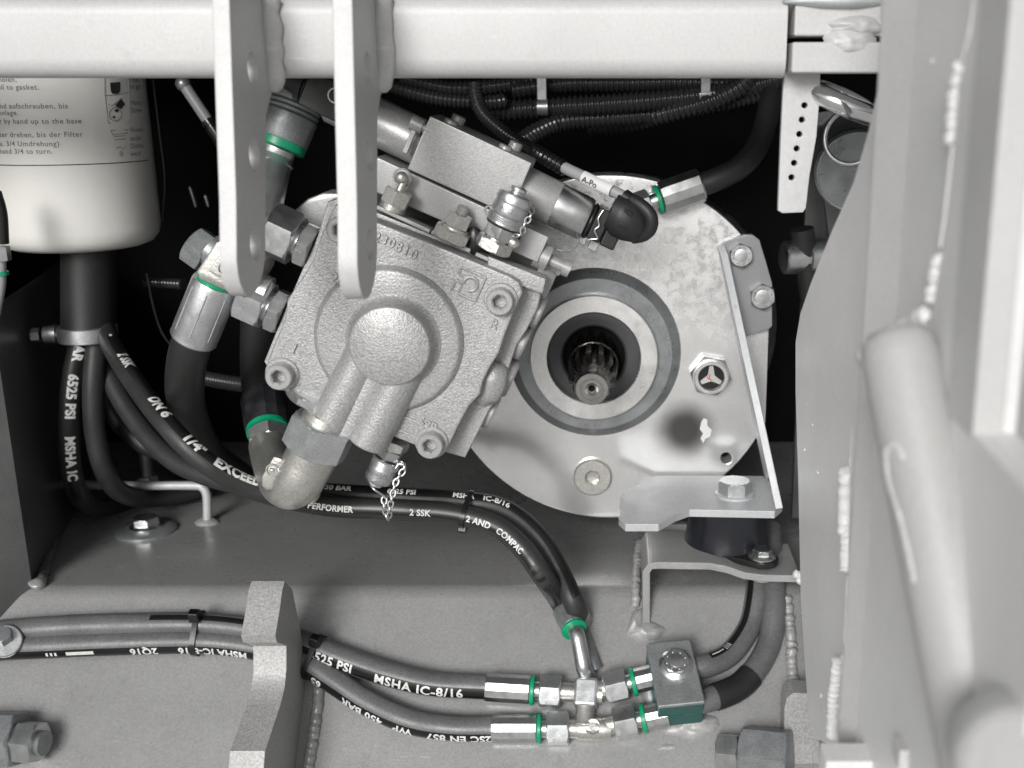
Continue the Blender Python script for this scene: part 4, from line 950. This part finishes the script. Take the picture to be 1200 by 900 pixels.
# left solenoid
b0 = W(490, 166, ys)
s2 = MB().lathe(b0 + PU * 6, -PU, [(0, rs), (40, rs), (41, rs * .95), (52, rs * .95), (54, rs * .8)], 56).build('solenoid', 'pump_smooth', pump)
MB().box(W(384, 112, ys - 8), PU, V((0, 1, 0)), PUP, 20, 20, 18).build('plug', 'black_plastic', s2, bevel=1)
MB().torus(W(393, 112, ys - 18.5), (0, -1, 0), 3.4, .5, 20, 6, None, 0, 4.4).build('wire_clip', 'zinc', s2)
MB().lathe(W(372, 106, ys - 4), -PU, [(0, 9), (3, 9), (3.2, 7.5), (6, 7.5), (6.2, 9), (9, 9), (9.2, 7), (18, 6)], 28).build('cable_boot', 'rubber_dark', s2)
o = W(489, 146, YV + 4); m = MB(); m.lathe(o, -PU, [(-3, 4), (3, 4), (3.6, 3.4)], 20); m.lathe(o + PUP * 0 , PU, [(2, 2.6), (8, 2.6)], 16); m.build('side_screw', 'pump_smooth', pump)
MB().box(W(480, 166, YV + 2), PU, V((0, 1, 0)), PUP, 2.5, 3, 12).build('guide_rib', 'pump_smooth', pump, bevel=.4)

# fittings standing on the ledge ---------------------------------------------------------------------------
def fitting(x, y, Y): return W(x, y, Y)
YL = YC + 10
# ball ended screw
o = W(461, 241, YL); b_ = MB().lathe(o - PUP * 2, PUP, [(0, 6.4), (2.5, 6.4), (3, 6)], 28).hex(o + PUP * 0.5, PUP, 12.5, 8).build('bleed_screw', 'cast_zinc', pump, sharp=25)
MB().lathe(o + PUP * 8, PUP, [(0, 2), (5, 1.7)], 16).ball(o + PUP * 14 - PU * 1.6, 3.2).build('ball_end', 'cast_zinc', b_)
MB().torus(o + PUP * 14 - PU * 1.6 + V((0, 2, 0)), PN, 4.2, .45, 24, 6).build('wire_ring', 'zinc_dark', b_)
# adjusting screw with lock nut
o = W(527, 281, YL); b_ = MB().hex(o, PUP, 17, 6).build('lock_nut', 'cast_zinc', pump, sharp=25)
MB().lathe(o + PUP * 6, PUP, [(0, 7), (1, 7)], 28).hex(o + PUP * 7, PUP, 11.5, 7).build('seal_nut', 'cast_zinc', b_, sharp=25)
MB().lathe(o + PUP * 14, PUP, [(0, 3)] + [(i * .45 + .1, 2.8 + .3 * (i % 2)) for i in range(9)] + [(4.2, 2)], 20).build('stud_end', 'pump_smooth', b_)
m = MB(); m.ball(W(556, 282, YL + 2), 4.5, 12, 8, (1, .6, 1.6)); m.build('plastic_cap', 'black_plastic', pump)
# test coupling with chain
def chain(pts, name, parent, wire=.42, link=3.0):
    pa = Path(spline(pts, 1)); n = max(3, int(pa.L / (link * .78))); m = MB()
    for i in range(n):
        p, tg = pa.at(pa.L * (i + .5) / n); x, y, z = frame(tg, PN if i % 2 else PU)
        m.torus(p, y, link * .36, wire, 14, 6, tg, sx=1.55)
    return m.build(name, 'zinc', parent, sharp=60)
def coupling(o, d, sc, name):
    d = V(d); sf_ = lambda L: [(t_ * sc, r_ * sc) for t_, r_ in L]
    b = MB().hex(o, d, 17 * sc, 6 * sc, None, .3).build(name, 'cast_zinc', pump, sharp=25)
    MB().hex(o + d * 7 * sc, d, 14.5 * sc, 7 * sc, None, .1).lathe(o + d * 5.5 * sc, d, sf_([(0, 6.2), (9.5, 6.2)]), 24).build('hex_neck', 'zinc', b, sharp=25)
    MB().torus(o + d * 13.8 * sc, d, 7.8 * sc, .9 * sc, 32, 8).build('seal_ring', 'black_plastic', b)
    cap = MB().lathe(o + d * 14 * sc, d, sf_([(0, 8.6), (.6, 9.2)] + [(1 + .5 * i, 9.2 - .22 * (i % 2)) for i in range(9)] + [(5.6, 8.7), (6.2, 8.9), (11, 8.9), (11.6, 8.5), (12.2, 9.0), (15, 9.0), (16.4, 8.2), (17, 6.6), (17.1, 3.4), (18, 3.4), (18.4, 4.2), (20, 4.2), (20.4, 3)]), 40).build('screw_cap', 'zinc_matt', b, sharp=35)
    vs_, fs_ = textmesh('N 12', 3.2 * sc, .02, 0, 'LEFT', 0, 1.0, cuts=2)
    x, y, z = frame(d, PN); m = MB()
    m.add([o + d * (21.6 * sc + v.y) + (x * cos((v.x - 4) / (8.9 * sc)) + y * sin((v.x - 4) / (8.9 * sc))) * (9.0 * sc) for v in vs_], fs_); m.build('stamp', 'boss_grey', cap)
    return b, cap
o = W(576, 293, YL - 1); b_, cap_ = coupling(o, PUP, .98, 'test_coupling')
chain([o + PUP * 27 + PU * 9, o + PUP * 24 + PU * 10.5 + PN * 2, o + PUP * 19 + PU * 9.5 + PN * 4, o + PUP * 14 + PU * 10 + PN * 4, o + PUP * 12 + PU * 7 + PN * 7], 'chain', b_, .5, 3.4)
MB().ball(o + PUP * 8 + PU * 8.5 + PN * 2, 3, 14, 8).build('stop_pin', 'cast_zinc', b_)
MB().torus(o + PUP * 17 - PU * 9 + V((0, 1, 0)), PN, 2, .6, 20, 6).build('chain_eye', 'zinc_dark', b_)
# lower test coupling
o = W(464, 515, YC + 8); b_, cap_ = coupling(o, PD, .80, 'test_coupling')
chain([o + PD * 9 + PU * 6 + PN * 4, o + PD * 10 + PU * 10 + PN * 5, W(464, 565, YC), W(458, 590, YC - 2), W(455, 607, YC - 2), W(451, 596, YC - 2), W(450, 583, YC - 1)], 'chain', b_, .55, 3.6)
m = MB(); m.tube(spline([o + PD * 24 - PU * 6 + PN * 3, W(437, 572, YC - 3), W(448, 580, YC - 2), W(452, 584, YC - 2)], 1), .6, 8); m.tube(spline([o + PD * 12 + PU * 6 + PN * 6, o + PD * 9 + PU * 7 + PN * 5, o + PD * 9 + PU * 9 + PN * 5], 1), .6, 8); m.build('wire_strap', 'zinc', b_, sharp=60)

# left ports ------------------------------------------------------------------------------------------------
YP = YC + 22
def port(x, y, name, mtn):
    o = W(x, y, YP); d = -PU
    b = MB().hex(o - d * 3, d, 21, 7, PN, .15).lathe(o + d * 3, d, [(0, 8), (3, 8)], 28).build(name, 'zinc', pump, sharp=25)
    xx, yy, zz = frame(d, PN)
    text_flat('VX', 3.6, o + d * .2 + PN * 10.6 , -PUP, -PU, .02, .1).build('stamp', 'boss_grey', b)
    return o, b
o1, b1 = port(361, 288, 'port_adapter', 'zinc'); o2, b2_ = port(327, 365, 'port_adapter', 'zinc')
d = -PU
big = 'large hoses of the pump ports'
# upper port: nut, elbow, hose going up behind the lug
P0 = o1 + d * 6
pth = [W(352, 92, YP + 28), W(349, 110, YP + 26), W(343, 150, YP + 20)]
tU, pUp, _ = hose('port_hose', 'ribbed dark hose rising behind the lugs from the upper pump port', [W(376, 20, YP + 50), W(366, 60, YP + 46), W(354, 98, YP + 42), W(342, 132, YP + 38)], 13, 'rubber_dark', big)
MB().hex(P0, d, 25, 15, PN, .42).build('nut', 'zinc', tU, sharp=25)
e_, dd = pUp.at(pUp.L)
m = MB(); m.lathe(e_ - dd * 14, dd, [(0, 13.4), (1, 14)] + [(8 + i * 1.3, 14.0 - .8 * (i % 2)) for i in range(6)] + [(16, 14), (29, 13.4), (30, 12.8)], 36); m.build('ferrule', 'zinc_dark', tU, sharp=30)
m = MB(); m.lathe(e_ + dd * 15.5, dd, [(0, 12.6), (.5, 13.2), (4, 13), (4.4, 12)], 36); m.build('sealing_ring', 'green', tU)
q = e_ + dd * 19
m = MB(); m.tube(spline([q, q + dd * 8, q.lerp(P0 + d * 16, .6) + V((-3, 0, -2)), P0 + d * 20, P0 + d * 12], 2), 8.8, 24); m.build('elbow', 'zinc_matt', tU, sharp=60)
m = MB(); m.torus(q + dd * 8, dd, 8.8, 1.2, 28, 8); m.build('collar', 'cast_zinc', tU)
# lower port: nut, block elbow, ferrule, thick hose going down
P0 = o2 + d * 6
fe0, fe1 = W(254, 330, YP - 2), W(227, 396, YP + 2); fd = (fe1 - fe0).normalized()
tL, pL, _ = hose('port_hose', 'thick black hose dropping from the bright ferrule at the lower pump port', [fe1 - fd * 4, fe1 + fd * 3, W(218, 430, YP + 12), W(217, 465, YP + 32), W(226, 500, YP + 56), W(246, 535, YP + 84), W(280, 560, YP + 106)], 23 * S(217, 440, YP), 'rubber_dark', big, n=28)
rF = 27.5 * S(240, 360, YP)
m = MB(); m.lathe(fe0, fd, [(0, rF * .93), (2, rF * .99)] + [((fe1 - fe0).length * .9, rF), ((fe1 - fe0).length * .93, rF * .985), ((fe1 - fe0).length, rF), ((fe1 - fe0).length + 1, rF * .94)], 40); m.build('ferrule', 'zinc_matt', tL, sharp=30)
for a_ in (-.9, -.1, .7):
    u_ = frame(fd, PN); q_ = u_[0] * cos(a_) + u_[1] * sin(a_); MB().tube([fe0 + fd * 4 + q_ * rF * .985, fe1 - fd * 5 + q_ * rF * .99], .45, 6).build('crimp_line', 'zinc_matt', tL)
m = MB(); m.lathe(fe0 - fd * 2, fd, [(0, rF * .8), (3, rF * .8)], 28); m.build('sealing_ring', 'green', tL)
MB().hex(P0, d, 24, 14, PN, .30).build('nut', 'zinc_matt', tL, sharp=25)
bc_ = W(262, 318, YP - 4)
m = plateY([[(229, 318), (252, 283), (263, 280), (300, 296), (308, 306), (306, 318), (290, 346), (284, 350), (262, 341), (232, 328)]], YP - 16, 24, 2.6); eb = m.build('elbow_block', 'cast_zinc', tL, sharp=40)
m = plateY([[(243, 318), (255, 301), (262, 300), (283, 310), (281, 318), (276, 330), (270, 331)]], YP - 17.2, 3, 1.0); m.build('raised_panel', 'cast_zinc', eb)
m = MB(); ec = W(263, 315, YP - 18)
m.torus(ec, PN, 3.2, .5, 20, 6)
for i in range(3):
    a = 2 * pi * i / 3; m.ball(ec + V((cos(a) * 1.5, 0, sin(a) * 1.5)), .9, 10, 6)
m.tube([W(252, 323, YP - 17.4), W(270, 331, YP - 17.4)], .5, 6)
m.build('emblem', 'cast_zinc', eb)
m = MB(); m.lathe(W(292, 335, YP - 1), d * -1, [(0, 9), (10, 9)], 28); m.build('neck', 'zinc_matt', tL)
m = MB(); m.hex(W(246, 300, YP + 12), V((-.80, .1, .58)), 19, 11, PN, .2); m.build('rear_hex', 'zinc_dark', tL, sharp=25)
m = MB(); m.lathe(W(262, 303, YP + 10), V((-.80, .1, .58)), [(0, 9), (8, 9)], 24); m.build('rear_stub', 'zinc_dark', tL)
# bottom port: adapter, big nut, cast elbow, hose going up and back
ob = W(384, 490, YC - 2)
b_ = MB().hex(ob - PD * 6 - PU * 12 + V((0, 8, 0)), PD, 24, 5, PN, .3).build('port_adapter', 'zinc_matt', pump, sharp=25)
tE, pE, _ = hose('port_hose', 'dark hose with green ring rising from the cast elbow below the pump', [W(313, 500, YC + 66), W(309, 470, YC + 82), W(305, 425, YC + 104), W(305, 360, YC + 130)], 11.5, 'rubber_dark', big)
MB().lathe(ob - PD * 2, PD, [(0, 12), (5, 12.5)], 36).build('collar', 'cast_zinc', tE)
MB().hex(ob + PD * 2, PD, 30, 17, PN, .08).build('nut', 'zinc_matt', tE, sharp=25)
q0 = ob + PD * 18
m = MB(); pp = [q0 - PD * 4, q0 + PD * 6, W(346, 567, YC - 1), W(332, 566, YC + 10), W(323, 550, YC + 28), W(318, 536, YC + 44), W(315, 522, YC + 54)]
P = spline(pp, 2); m.tube(P, 13, 32, rfun=lambda i: 13.4 - 2.6 * min(1, i / len(P) * 1.4)); el = m.build('cast_elbow', 'cast_zinc', tE, sharp=60)
m = MB(); m.box(W(375, 566, YC + 4), PU, V((0, 1, 0)), PUP, 4, 12, 22); m.build('side_rib', 'cast_zinc', el, bevel=1.2)
pbx = W(322, 556, YC - 9)
m = plateY([[(306, 558), (320, 535), (330, 538), (333, 546), (320, 574), (312, 576), (306, 570)]], YC - 9, 8, 1.6); rp_ = m.build('raised_panel', 'cast_zinc', el)
m = MB(); m.torus(W(319, 551, YC - 9.4), PN, 3, .5, 20, 6, sx=1.0); m.ball(W(319, 551, YC - 9), 1.4, 10, 6); m.build('emblem', 'cast_zinc', rp_)
e_, dd = pE.at(0); dd = -dd
m = MB(); m.hex(e_ + dd * 5, dd, 21, 10); m.build('rear_nut', 'zinc_matt', tE, sharp=25)
m = MB(); m.lathe(e_ + dd * 1.5, dd, [(0, 11.6), (2.6, 11.6)], 32); m.build('sealing_ring', 'green', tE)
m = MB(); m.lathe(e_ + dd * 1.5, -dd, [(0, 12.2), (24, 12.8), (25, 12)], 12); m.build('ferrule', 'casting_dark', tE, sharp=18)
# ================================================================== oil filter
fy = 22.0
fc = W(89, 250, fy); fr_ = 95.5 * S(89, 250, fy - 30)
zb0 = W(89, 302, fy - 44).z
of = thing('oil_filter', 'cream spin-on oil filter canister with printed instructions hanging behind the beam', 'filter', (fc.x, fy, zb0))
prof_ = [(0, 8), (.3, fr_ * .55), (1.2, fr_ * .78), (3.4, fr_ * .9), (7.5, fr_ * .97), (13, fr_), (120, fr_)]
can = MB().lathe(V((fc.x, fy, zb0)), (0, 0, 1), prof_, 96).build('can', 'enamel', of, sharp=40)
# turning flats near the bottom
def on_can(px, py, lift=.15):
    z = None
    # point of the can seen at that pixel
    d = ray(px, py); a = d.x ** 2 + d.y ** 2; ox, oy = CAM.x - fc.x, CAM.y - fy; R = fr_ + lift
    b = 2 * (d.x * ox + d.y * oy); c = ox * ox + oy * oy - R * R; disc = max(b * b - 4 * a * c, 0)
    return CAM + d * ((-b - sqrt(disc)) / (2 * a))
def can_line(x0, y0, z_, a0, a1, w, mt, name):
    rings = []
    for i in range(41):
        a = a0 + (a1 - a0) * i / 40; rings.append([V((fc.x + (fr_ + .1) * cos(a), fy + (fr_ + .1) * sin(a), z_ + h)) for h in (-w / 2, w / 2)])
    return MB().loft(rings, closed=False).build(name, mt, can)
zl_ = on_can(89, 193).z
can_line(0, 0, zl_, radians(180), radians(360), .55, 'print_black', 'printed_line')
def can_text(tx, xr, y, size, mt='print_grey', right=True, bold=0.012, name='lettering'):
    vs_, fs_ = textmesh(tx, size, bold, 0, 'RIGHT' if right else 'LEFT', 0, 1.12, cuts=1); p = on_can(xr, y)
    a0 = atan2(p.y - fy, p.x - fc.x); R = fr_ + .18
    return MB().add([V((fc.x + R * cos(a0 + v.x / R), fy + R * sin(a0 + v.x / R), p.z + v.y)) for v in vs_], fs_).build(name, mt, can)
for tx, x, y in (('einolen.', 20, 96), ('and oil to gasket.', 46, 105), ('Von Hand aufschrauben, bis', 80, 127), ('Anlage.', 22, 135), ('Screw filter by hand up to the base', 96, 144.5), ('weiter drehen, bis der Filter', 97, 160), ('dicht ist (ca. 3/4 Umdrehung)', 70, 171), ('Tighten by hand 3/4 to turn.', 62, 180)):
    can_text(tx, x, y, 3.9)
for tx, x, y in (('Filter', 152, 96), ('oil gas', 152, 104), ('Hand a', 154, 123), ('Screw', 154, 132), ('Hinwei', 153, 155), ('ander', 153, 165), ('Dichtu', 153, 174), ('wech', 153, 183)):
    can_text(tx, x, y, 4.0, right=False)
def can_poly(pts, mt, name='pictogram', w=None):
    m = MB()
    if w: m.tube([on_can(x, y, .1) for x, y in pts], w, 6)
    else:
        q = [on_can(x, y, .35) for x, y in pts]; m.add(q, [tuple(range(len(q)))])
    return m.build(name, mt, can)
can_poly([(122, 60), (123, 112), (127, 145), (152, 143), (151, 108), (150, 60)], 'print_grey', 'pictogram_frame', .2)
can_poly([(124, 112), (138, 111), (151, 108)], 'print_grey', 'pictogram_frame', .2)
can_poly([(129, 97), (141, 96), (141, 107), (138, 110), (132, 110), (130, 107)], 'print_black')
can_poly([(129, 92), (128, 88), (132, 86), (140, 86), (142, 90)], 'print_grey', 'pictogram', .22)
can_poly([(127, 122), (131, 124), (138, 119), (142, 114)], 'print_grey', 'pictogram', .22)
can_poly([(135, 124), (142, 116), (147, 122), (142, 128)], 'print_black')
can_poly([(135 + 7 * cos(a * pi / 8), 134 + 8 * sin(a * pi / 8)) for a in range(17)], 'print_grey', 'pictogram', .25)
can_poly([(134, 129), (138, 127.5), (140, 130), (136, 132)], 'print_black'); can_poly([(132, 136), (135, 136), (135, 139), (132, 138)], 'print_black')
can_poly([(130, 153), (150, 152), (149, 156), (132, 158), (130, 153)], 'print_grey', 'pictogram', .2)
can_poly([(134, 160), (147, 159)], 'print_grey', 'pictogram', .2); can_poly([(135, 164), (147, 162.5)], 'print_grey', 'pictogram', .2)
can_poly([(136, 174), (141, 172), (145, 175), (147, 171)], 'print_grey', 'pictogram', .2); can_poly([(142, 177), (144, 180), (142, 183), (140, 180), (142, 177)], 'print_grey', 'pictogram', .2)
# dark hose bundle and steel band below the filter -----------------------------------------------------
hb_ = thing('banded_hose', 'black hose stub under the oil filter with a steel band round its end', 'hose', W(102, 390, 0))
yb = 8
m = MB(); m.tube([W(104, 290, yb + 8), W(104, 330, yb + 6), W(104, 396, yb)], 15.5, 28); m.build('rubber_tube', 'rubber_dark', hb_, sharp=60)
o = W(104, 400, yb); o.z = W(104, 398, yb).z
m = MB(); m.lathe(o, (0, 0, 1), [(0, 16.6), (.5, 17), (8.5, 17), (9, 16.6)], 48); bd = m.build('steel_band', 'zinc_matt', hb_)
m = MB(); m.lathe(o + V((-16, -3, 4)), (-1, -.2, 0), [(-2, 3), (1, 3), (1.1, 6), (8, 5.6), (9, 3)], 20); m.hex(o + V((-26, -5, 4)), (-1, -.2, 0), 8, 5); m.build('band_screw', 'zinc', hb_, sharp=25)
vs_ = ('//', 'D')
# two printed hoses dropping from the band ---------------------------------------------------------------
R3 = 6.2
g4 = 'hoses dropping below the oil filter'
tG, pG, hG = hose('hydraulic_hose', 'printed hose dropping below the oil filter, nearest the dark wall', [W(98, 380, 8), W(92, 408, 4), W(84, 450, 0), W(81, 500, -2), W(84, 550, 2), W(93, 580, 14), W(112, 594, 40), W(150, 588, 74), W(220, 570, 100)], R3, 'rubber_mid', group=g4)
st = hose_stripe(pG, R3, 5, pG.L * .5, .62, 6.2, 'print_stripe', 'stripe_black', hG)
for tx, s_ in (('BAR', 8), ('6525 PSI', 30), ('MSHA IC', 68)):
    hose_text(pG, R3, tx, s_, 7.4, .62, st, bold=.05)
tH, pH, hH = hose('hydraulic_hose', 'plain hose dropping below the oil filter beside its printed twin', [W(113, 380, 8), W(112, 410, 4), W(109, 460, 0), W(112, 510, 0), W(123, 552, 4), W(142, 577, 22), W(180, 584, 54), W(240, 572, 84)], R3, 'rubber_mid', group=g4)
hose('hydraulic_hose', 'dim hose sagging behind the long printed hose and the stud', [W(122, 440, 40), W(130, 480, 36), W(160, 515, 30), W(190, 530, 28), W(240, 545, 24)], 6, 'rubber_dark')
# cables and conduits in the dark ------------------------------------------------------------------------
gq = 'black corrugated conduits behind the beam'
conduit('corrugated_conduit', 'corrugated conduit running up to the left solenoid side of the valve block', [W(420, 85, 30), W(465, 103, 30), W(515, 116, 32), W(570, 120, 36), W(592, 118, 40)], 4.2, 2.6, group=gq)
conduit('corrugated_conduit', 'corrugated conduit dropping along the valve block to the cable sleeve', [W(556, 98, 30), W(558, 116, 26), W(566, 134, 20), W(590, 156, 8), W(616, 172, -6), W(638, 184, -26)], 3.8, 2.4, group=gq)
conduit('corrugated_conduit', 'longest corrugated conduit, passing through both cable ties', [W(575, 131, 50), W(640, 127, 50), W(720, 122, 50), W(790, 116, 50), W(850, 108, 52), W(920, 92, 56)], 6.0, 3.4, group=gq)
conduit('corrugated_conduit', 'corrugated conduit running just under the beam', [W(600, 106, 60), W(660, 99, 60), W(740, 98, 60), W(800, 97, 60), W(900, 100, 62)], 5.2, 3.2, group=gq)
conduit('corrugated_conduit', 'lowest corrugated conduit, curving up to the cable tie head', [W(610, 168, 30), W(630, 155, 40), W(660, 143, 50), W(710, 139, 55), W(770, 134, 55), W(830, 124, 56), W(905, 106, 58)], 5.4, 3.2, group=gq)
conduit('corrugated_conduit', 'corrugated conduit behind the pump at the height of its corner screw', [W(170, 330, 60), W(215, 333, 50)], 3.2, group=None)
conduit('corrugated_conduit', 'corrugated conduit leading behind the lower corner of the pump', [W(225, 440, 20), W(260, 447, 10), W(300, 452, 0), W(345, 452, -10)], 4.2, 2.2, group=None)
conduit('corrugated_conduit', 'short corrugated conduit crossing above the valve block in the dark', [W(470, 92, 60), W(530, 104, 60), W(590, 100, 62), W(640, 92, 64)], 4.6, 3.0, group=gq)
conduit('corrugated_conduit', 'corrugated conduit bending up steeply beside the square cable tie head', [W(690, 150, 70), W(740, 143, 62), W(790, 131, 50), W(838, 117, 46), W(872, 98, 50), W(890, 70, 54)], 5.6, 3.4, group=gq)
tt = thing('cable_tie', 'grey cable tie strap round the conduits below the beam', 'cable tie', W(635, 110, 45), gc)
m = MB(); m.box(W(635, 108, 44), V((1, 0, 0)), V((0, 1, 0)), V((0, 0, 1)), 6, 2, 21); m.build('strap', 'boss_grey', tt, bevel=.6)
MB().lathe(W(636, 126, 43), (1, 0, 0), [(-3.2, 5), (3.2, 5)], 24).build('loop', 'boss_grey', tt)
tt = thing('cable_tie', 'black cable tie with square head at the conduit bend', 'cable tie', W(828, 112, 44), gc)
m = MB(); m.box(W(827, 100, 45), V((1, 0, 0)), V((0, 1, 0)), V((0, 0, 1)), 6, 2, 9); m.build('strap', 'boss_grey', tt, bevel=.6)
plateY([[(819, 109), (838, 107), (840, 123), (822, 126)]], 42, 5, .6, [[(823, 113), (834, 112), (835, 119), (825, 121)]]).build('head', 'boss_grey', tt)
# solenoid cable with label
cb = thing('sensor_cable', 'grey sleeved cable with a white label looping into the solenoid plug', 'cable', W(690, 215, -80))
pt = [W(636, 184, -64), W(668, 200, -72), W(700, 216, -80), W(735, 234, -86)]
conduit('spring_sleeve', None, [W(628, 178, -58), W(640, 185, -64), W(664, 199, -71)], 3.6, 2.8, 'black_gloss', cb, None, .3)
m = MB(); m.tube(spline([W(660, 196, -71), W(700, 215, -80), W(738, 234, -87)], 3), 3.0, 18); m.build('sleeve', 'sleeve_grey', cb, sharp=60)
m = MB(); m.tube(spline([W(734, 232, -86), W(750, 240, -90), W(762, 252, -92), W(763, 266, -91), W(755, 275, -88), W(742, 278, -84)], 2), 3.4, 18); m.build('cable', 'rubber_dark', cb, sharp=60)
m = MB(); m.tube(spline([W(731, 230, -86), W(738, 235, -87.5)], 1), 4.0, 18); m.build('sleeve_end', 'black_plastic', cb)
la, lb = W(684, 207.5, -76.5), W(718, 224, -84.5); lx = (lb - la).normalized(); lz = (V((0, 0, 1)) - lx * lx.z).normalized(); ln = lx.cross(lz)
rings = [[p + (ln * cos(a) + lz * sin(a)) * 3.5 for a in [radians(-80 + 10 * i) for i in range(17)]] for p in (la, lb)]
lbo = MB().loft(rings, closed=False).build('label', 'label_white', cb)
vs_, fs_ = textmesh('A-Po', 4.4, .02, 0, 'LEFT', 0, 1.0, cuts=2)
MB().add([la + lx * (v.x + 1.2) + (ln * cos((v.y - 1.6) / 3.6) + lz * sin((v.y - 1.6) / 3.6)) * 3.65 for v in vs_], fs_).build('lettering', 'print_black', lbo)
m = MB(); m.tube(spline([W(676, 274, -86), W(678, 285, -86), W(668, 294, -86), W(655, 293, -84), W(643, 288, -84)], 1), .45, 6); m.build('seal_wire', 'zinc_dark', label='thin curled wire hanging under the right solenoid', cat='wire', sharp=60)
# dipstick
dp = thing('dipstick', 'grey rod with black sleeve slanting in the dark beside the first lug', 'rod', W(230, 130, 30))
a, b = W(216, 100, 30), W(246, 145, 26); m = MB(); m.tube([a, b], 3.4, 16); m.build('rod', 'sleeve_grey', dp)
m = MB(); d_ = (b - a).normalized(); m.lathe(b - d_ * 2, d_, [(0, 4.6), (3, 4.6), (3.2, 4), (5, 4), (5.2, 4.6), (40, 4.2)], 20); m.build('sleeve', 'black_gloss', dp)
m = MB(); m.ball(a - d_ * 1, 4.6); m.build('rod_end', 'boss_grey', dp)
# thin wires in the dark left bay
for i, (lb_, pp) in enumerate((('thin black wire hanging close beside the oil filter', [(179, 90), (186, 150), (193, 210), (190, 260)]), ('thin black wire hanging low between filter band and thick hose', [(172, 320), (180, 360), (190, 390), (205, 410)]))):
    m = MB(); m.tube(spline([W(x, y, 40) for x, y in pp], 4), 1.0, 8); m.build('thin_wire', 'black_gloss', label=lb_, cat='wire', sharp=60)
# fitting at the left edge
t = thing('edge_hose', 'pale hose with small metal fitting cut by the picture edge below the filter', 'hose', W(2, 340, -60))
m = MB(); m.tube(spline([W(-8, 225, -60), W(-1, 250, -60), W(1, 285, -60)], 3), 4, 16); m.build('rubber_tube', 'rubber_dark', t, sharp=60)
m = MB(); m.hex(W(1, 288, -60), (0, 0, -1), 7.5, 8); m.build('nut', 'zinc', t, sharp=25)
m = MB(); m.lathe(W(1, 318, -60), (0, 0, -1), [(0, 3.8), (2, 3.8)], 20); m.build('sealing_ring', 'green', t)
m = MB(); m.tube(spline([W(1, 305, -60), W(1, 330, -60), W(-2, 350, -60), W(-8, 380, -60)], 3), 2.6, 16); m.build('tube_end', 'sleeve_grey', t, sharp=60)
# small glints of linkage deep in the bay
for i, (x, y, lb_) in enumerate(((222, 232, 'small shiny lever deep in the bay beside the first lug'), (240, 236, 'tiny bright pin deep in the bay against the first lug'))):
    m = MB(); m.lathe(W(x, y - 14 + i * 6, 70), (.25, -.1, -1), [(0, .5), (1, 1.2), (13 - i * 6, 1.0), (14 - i * 6, .4)], 14); m.build(('lever', 'pin')[i], 'boss_grey', label=lb_, cat=('lever', 'pin')[i])
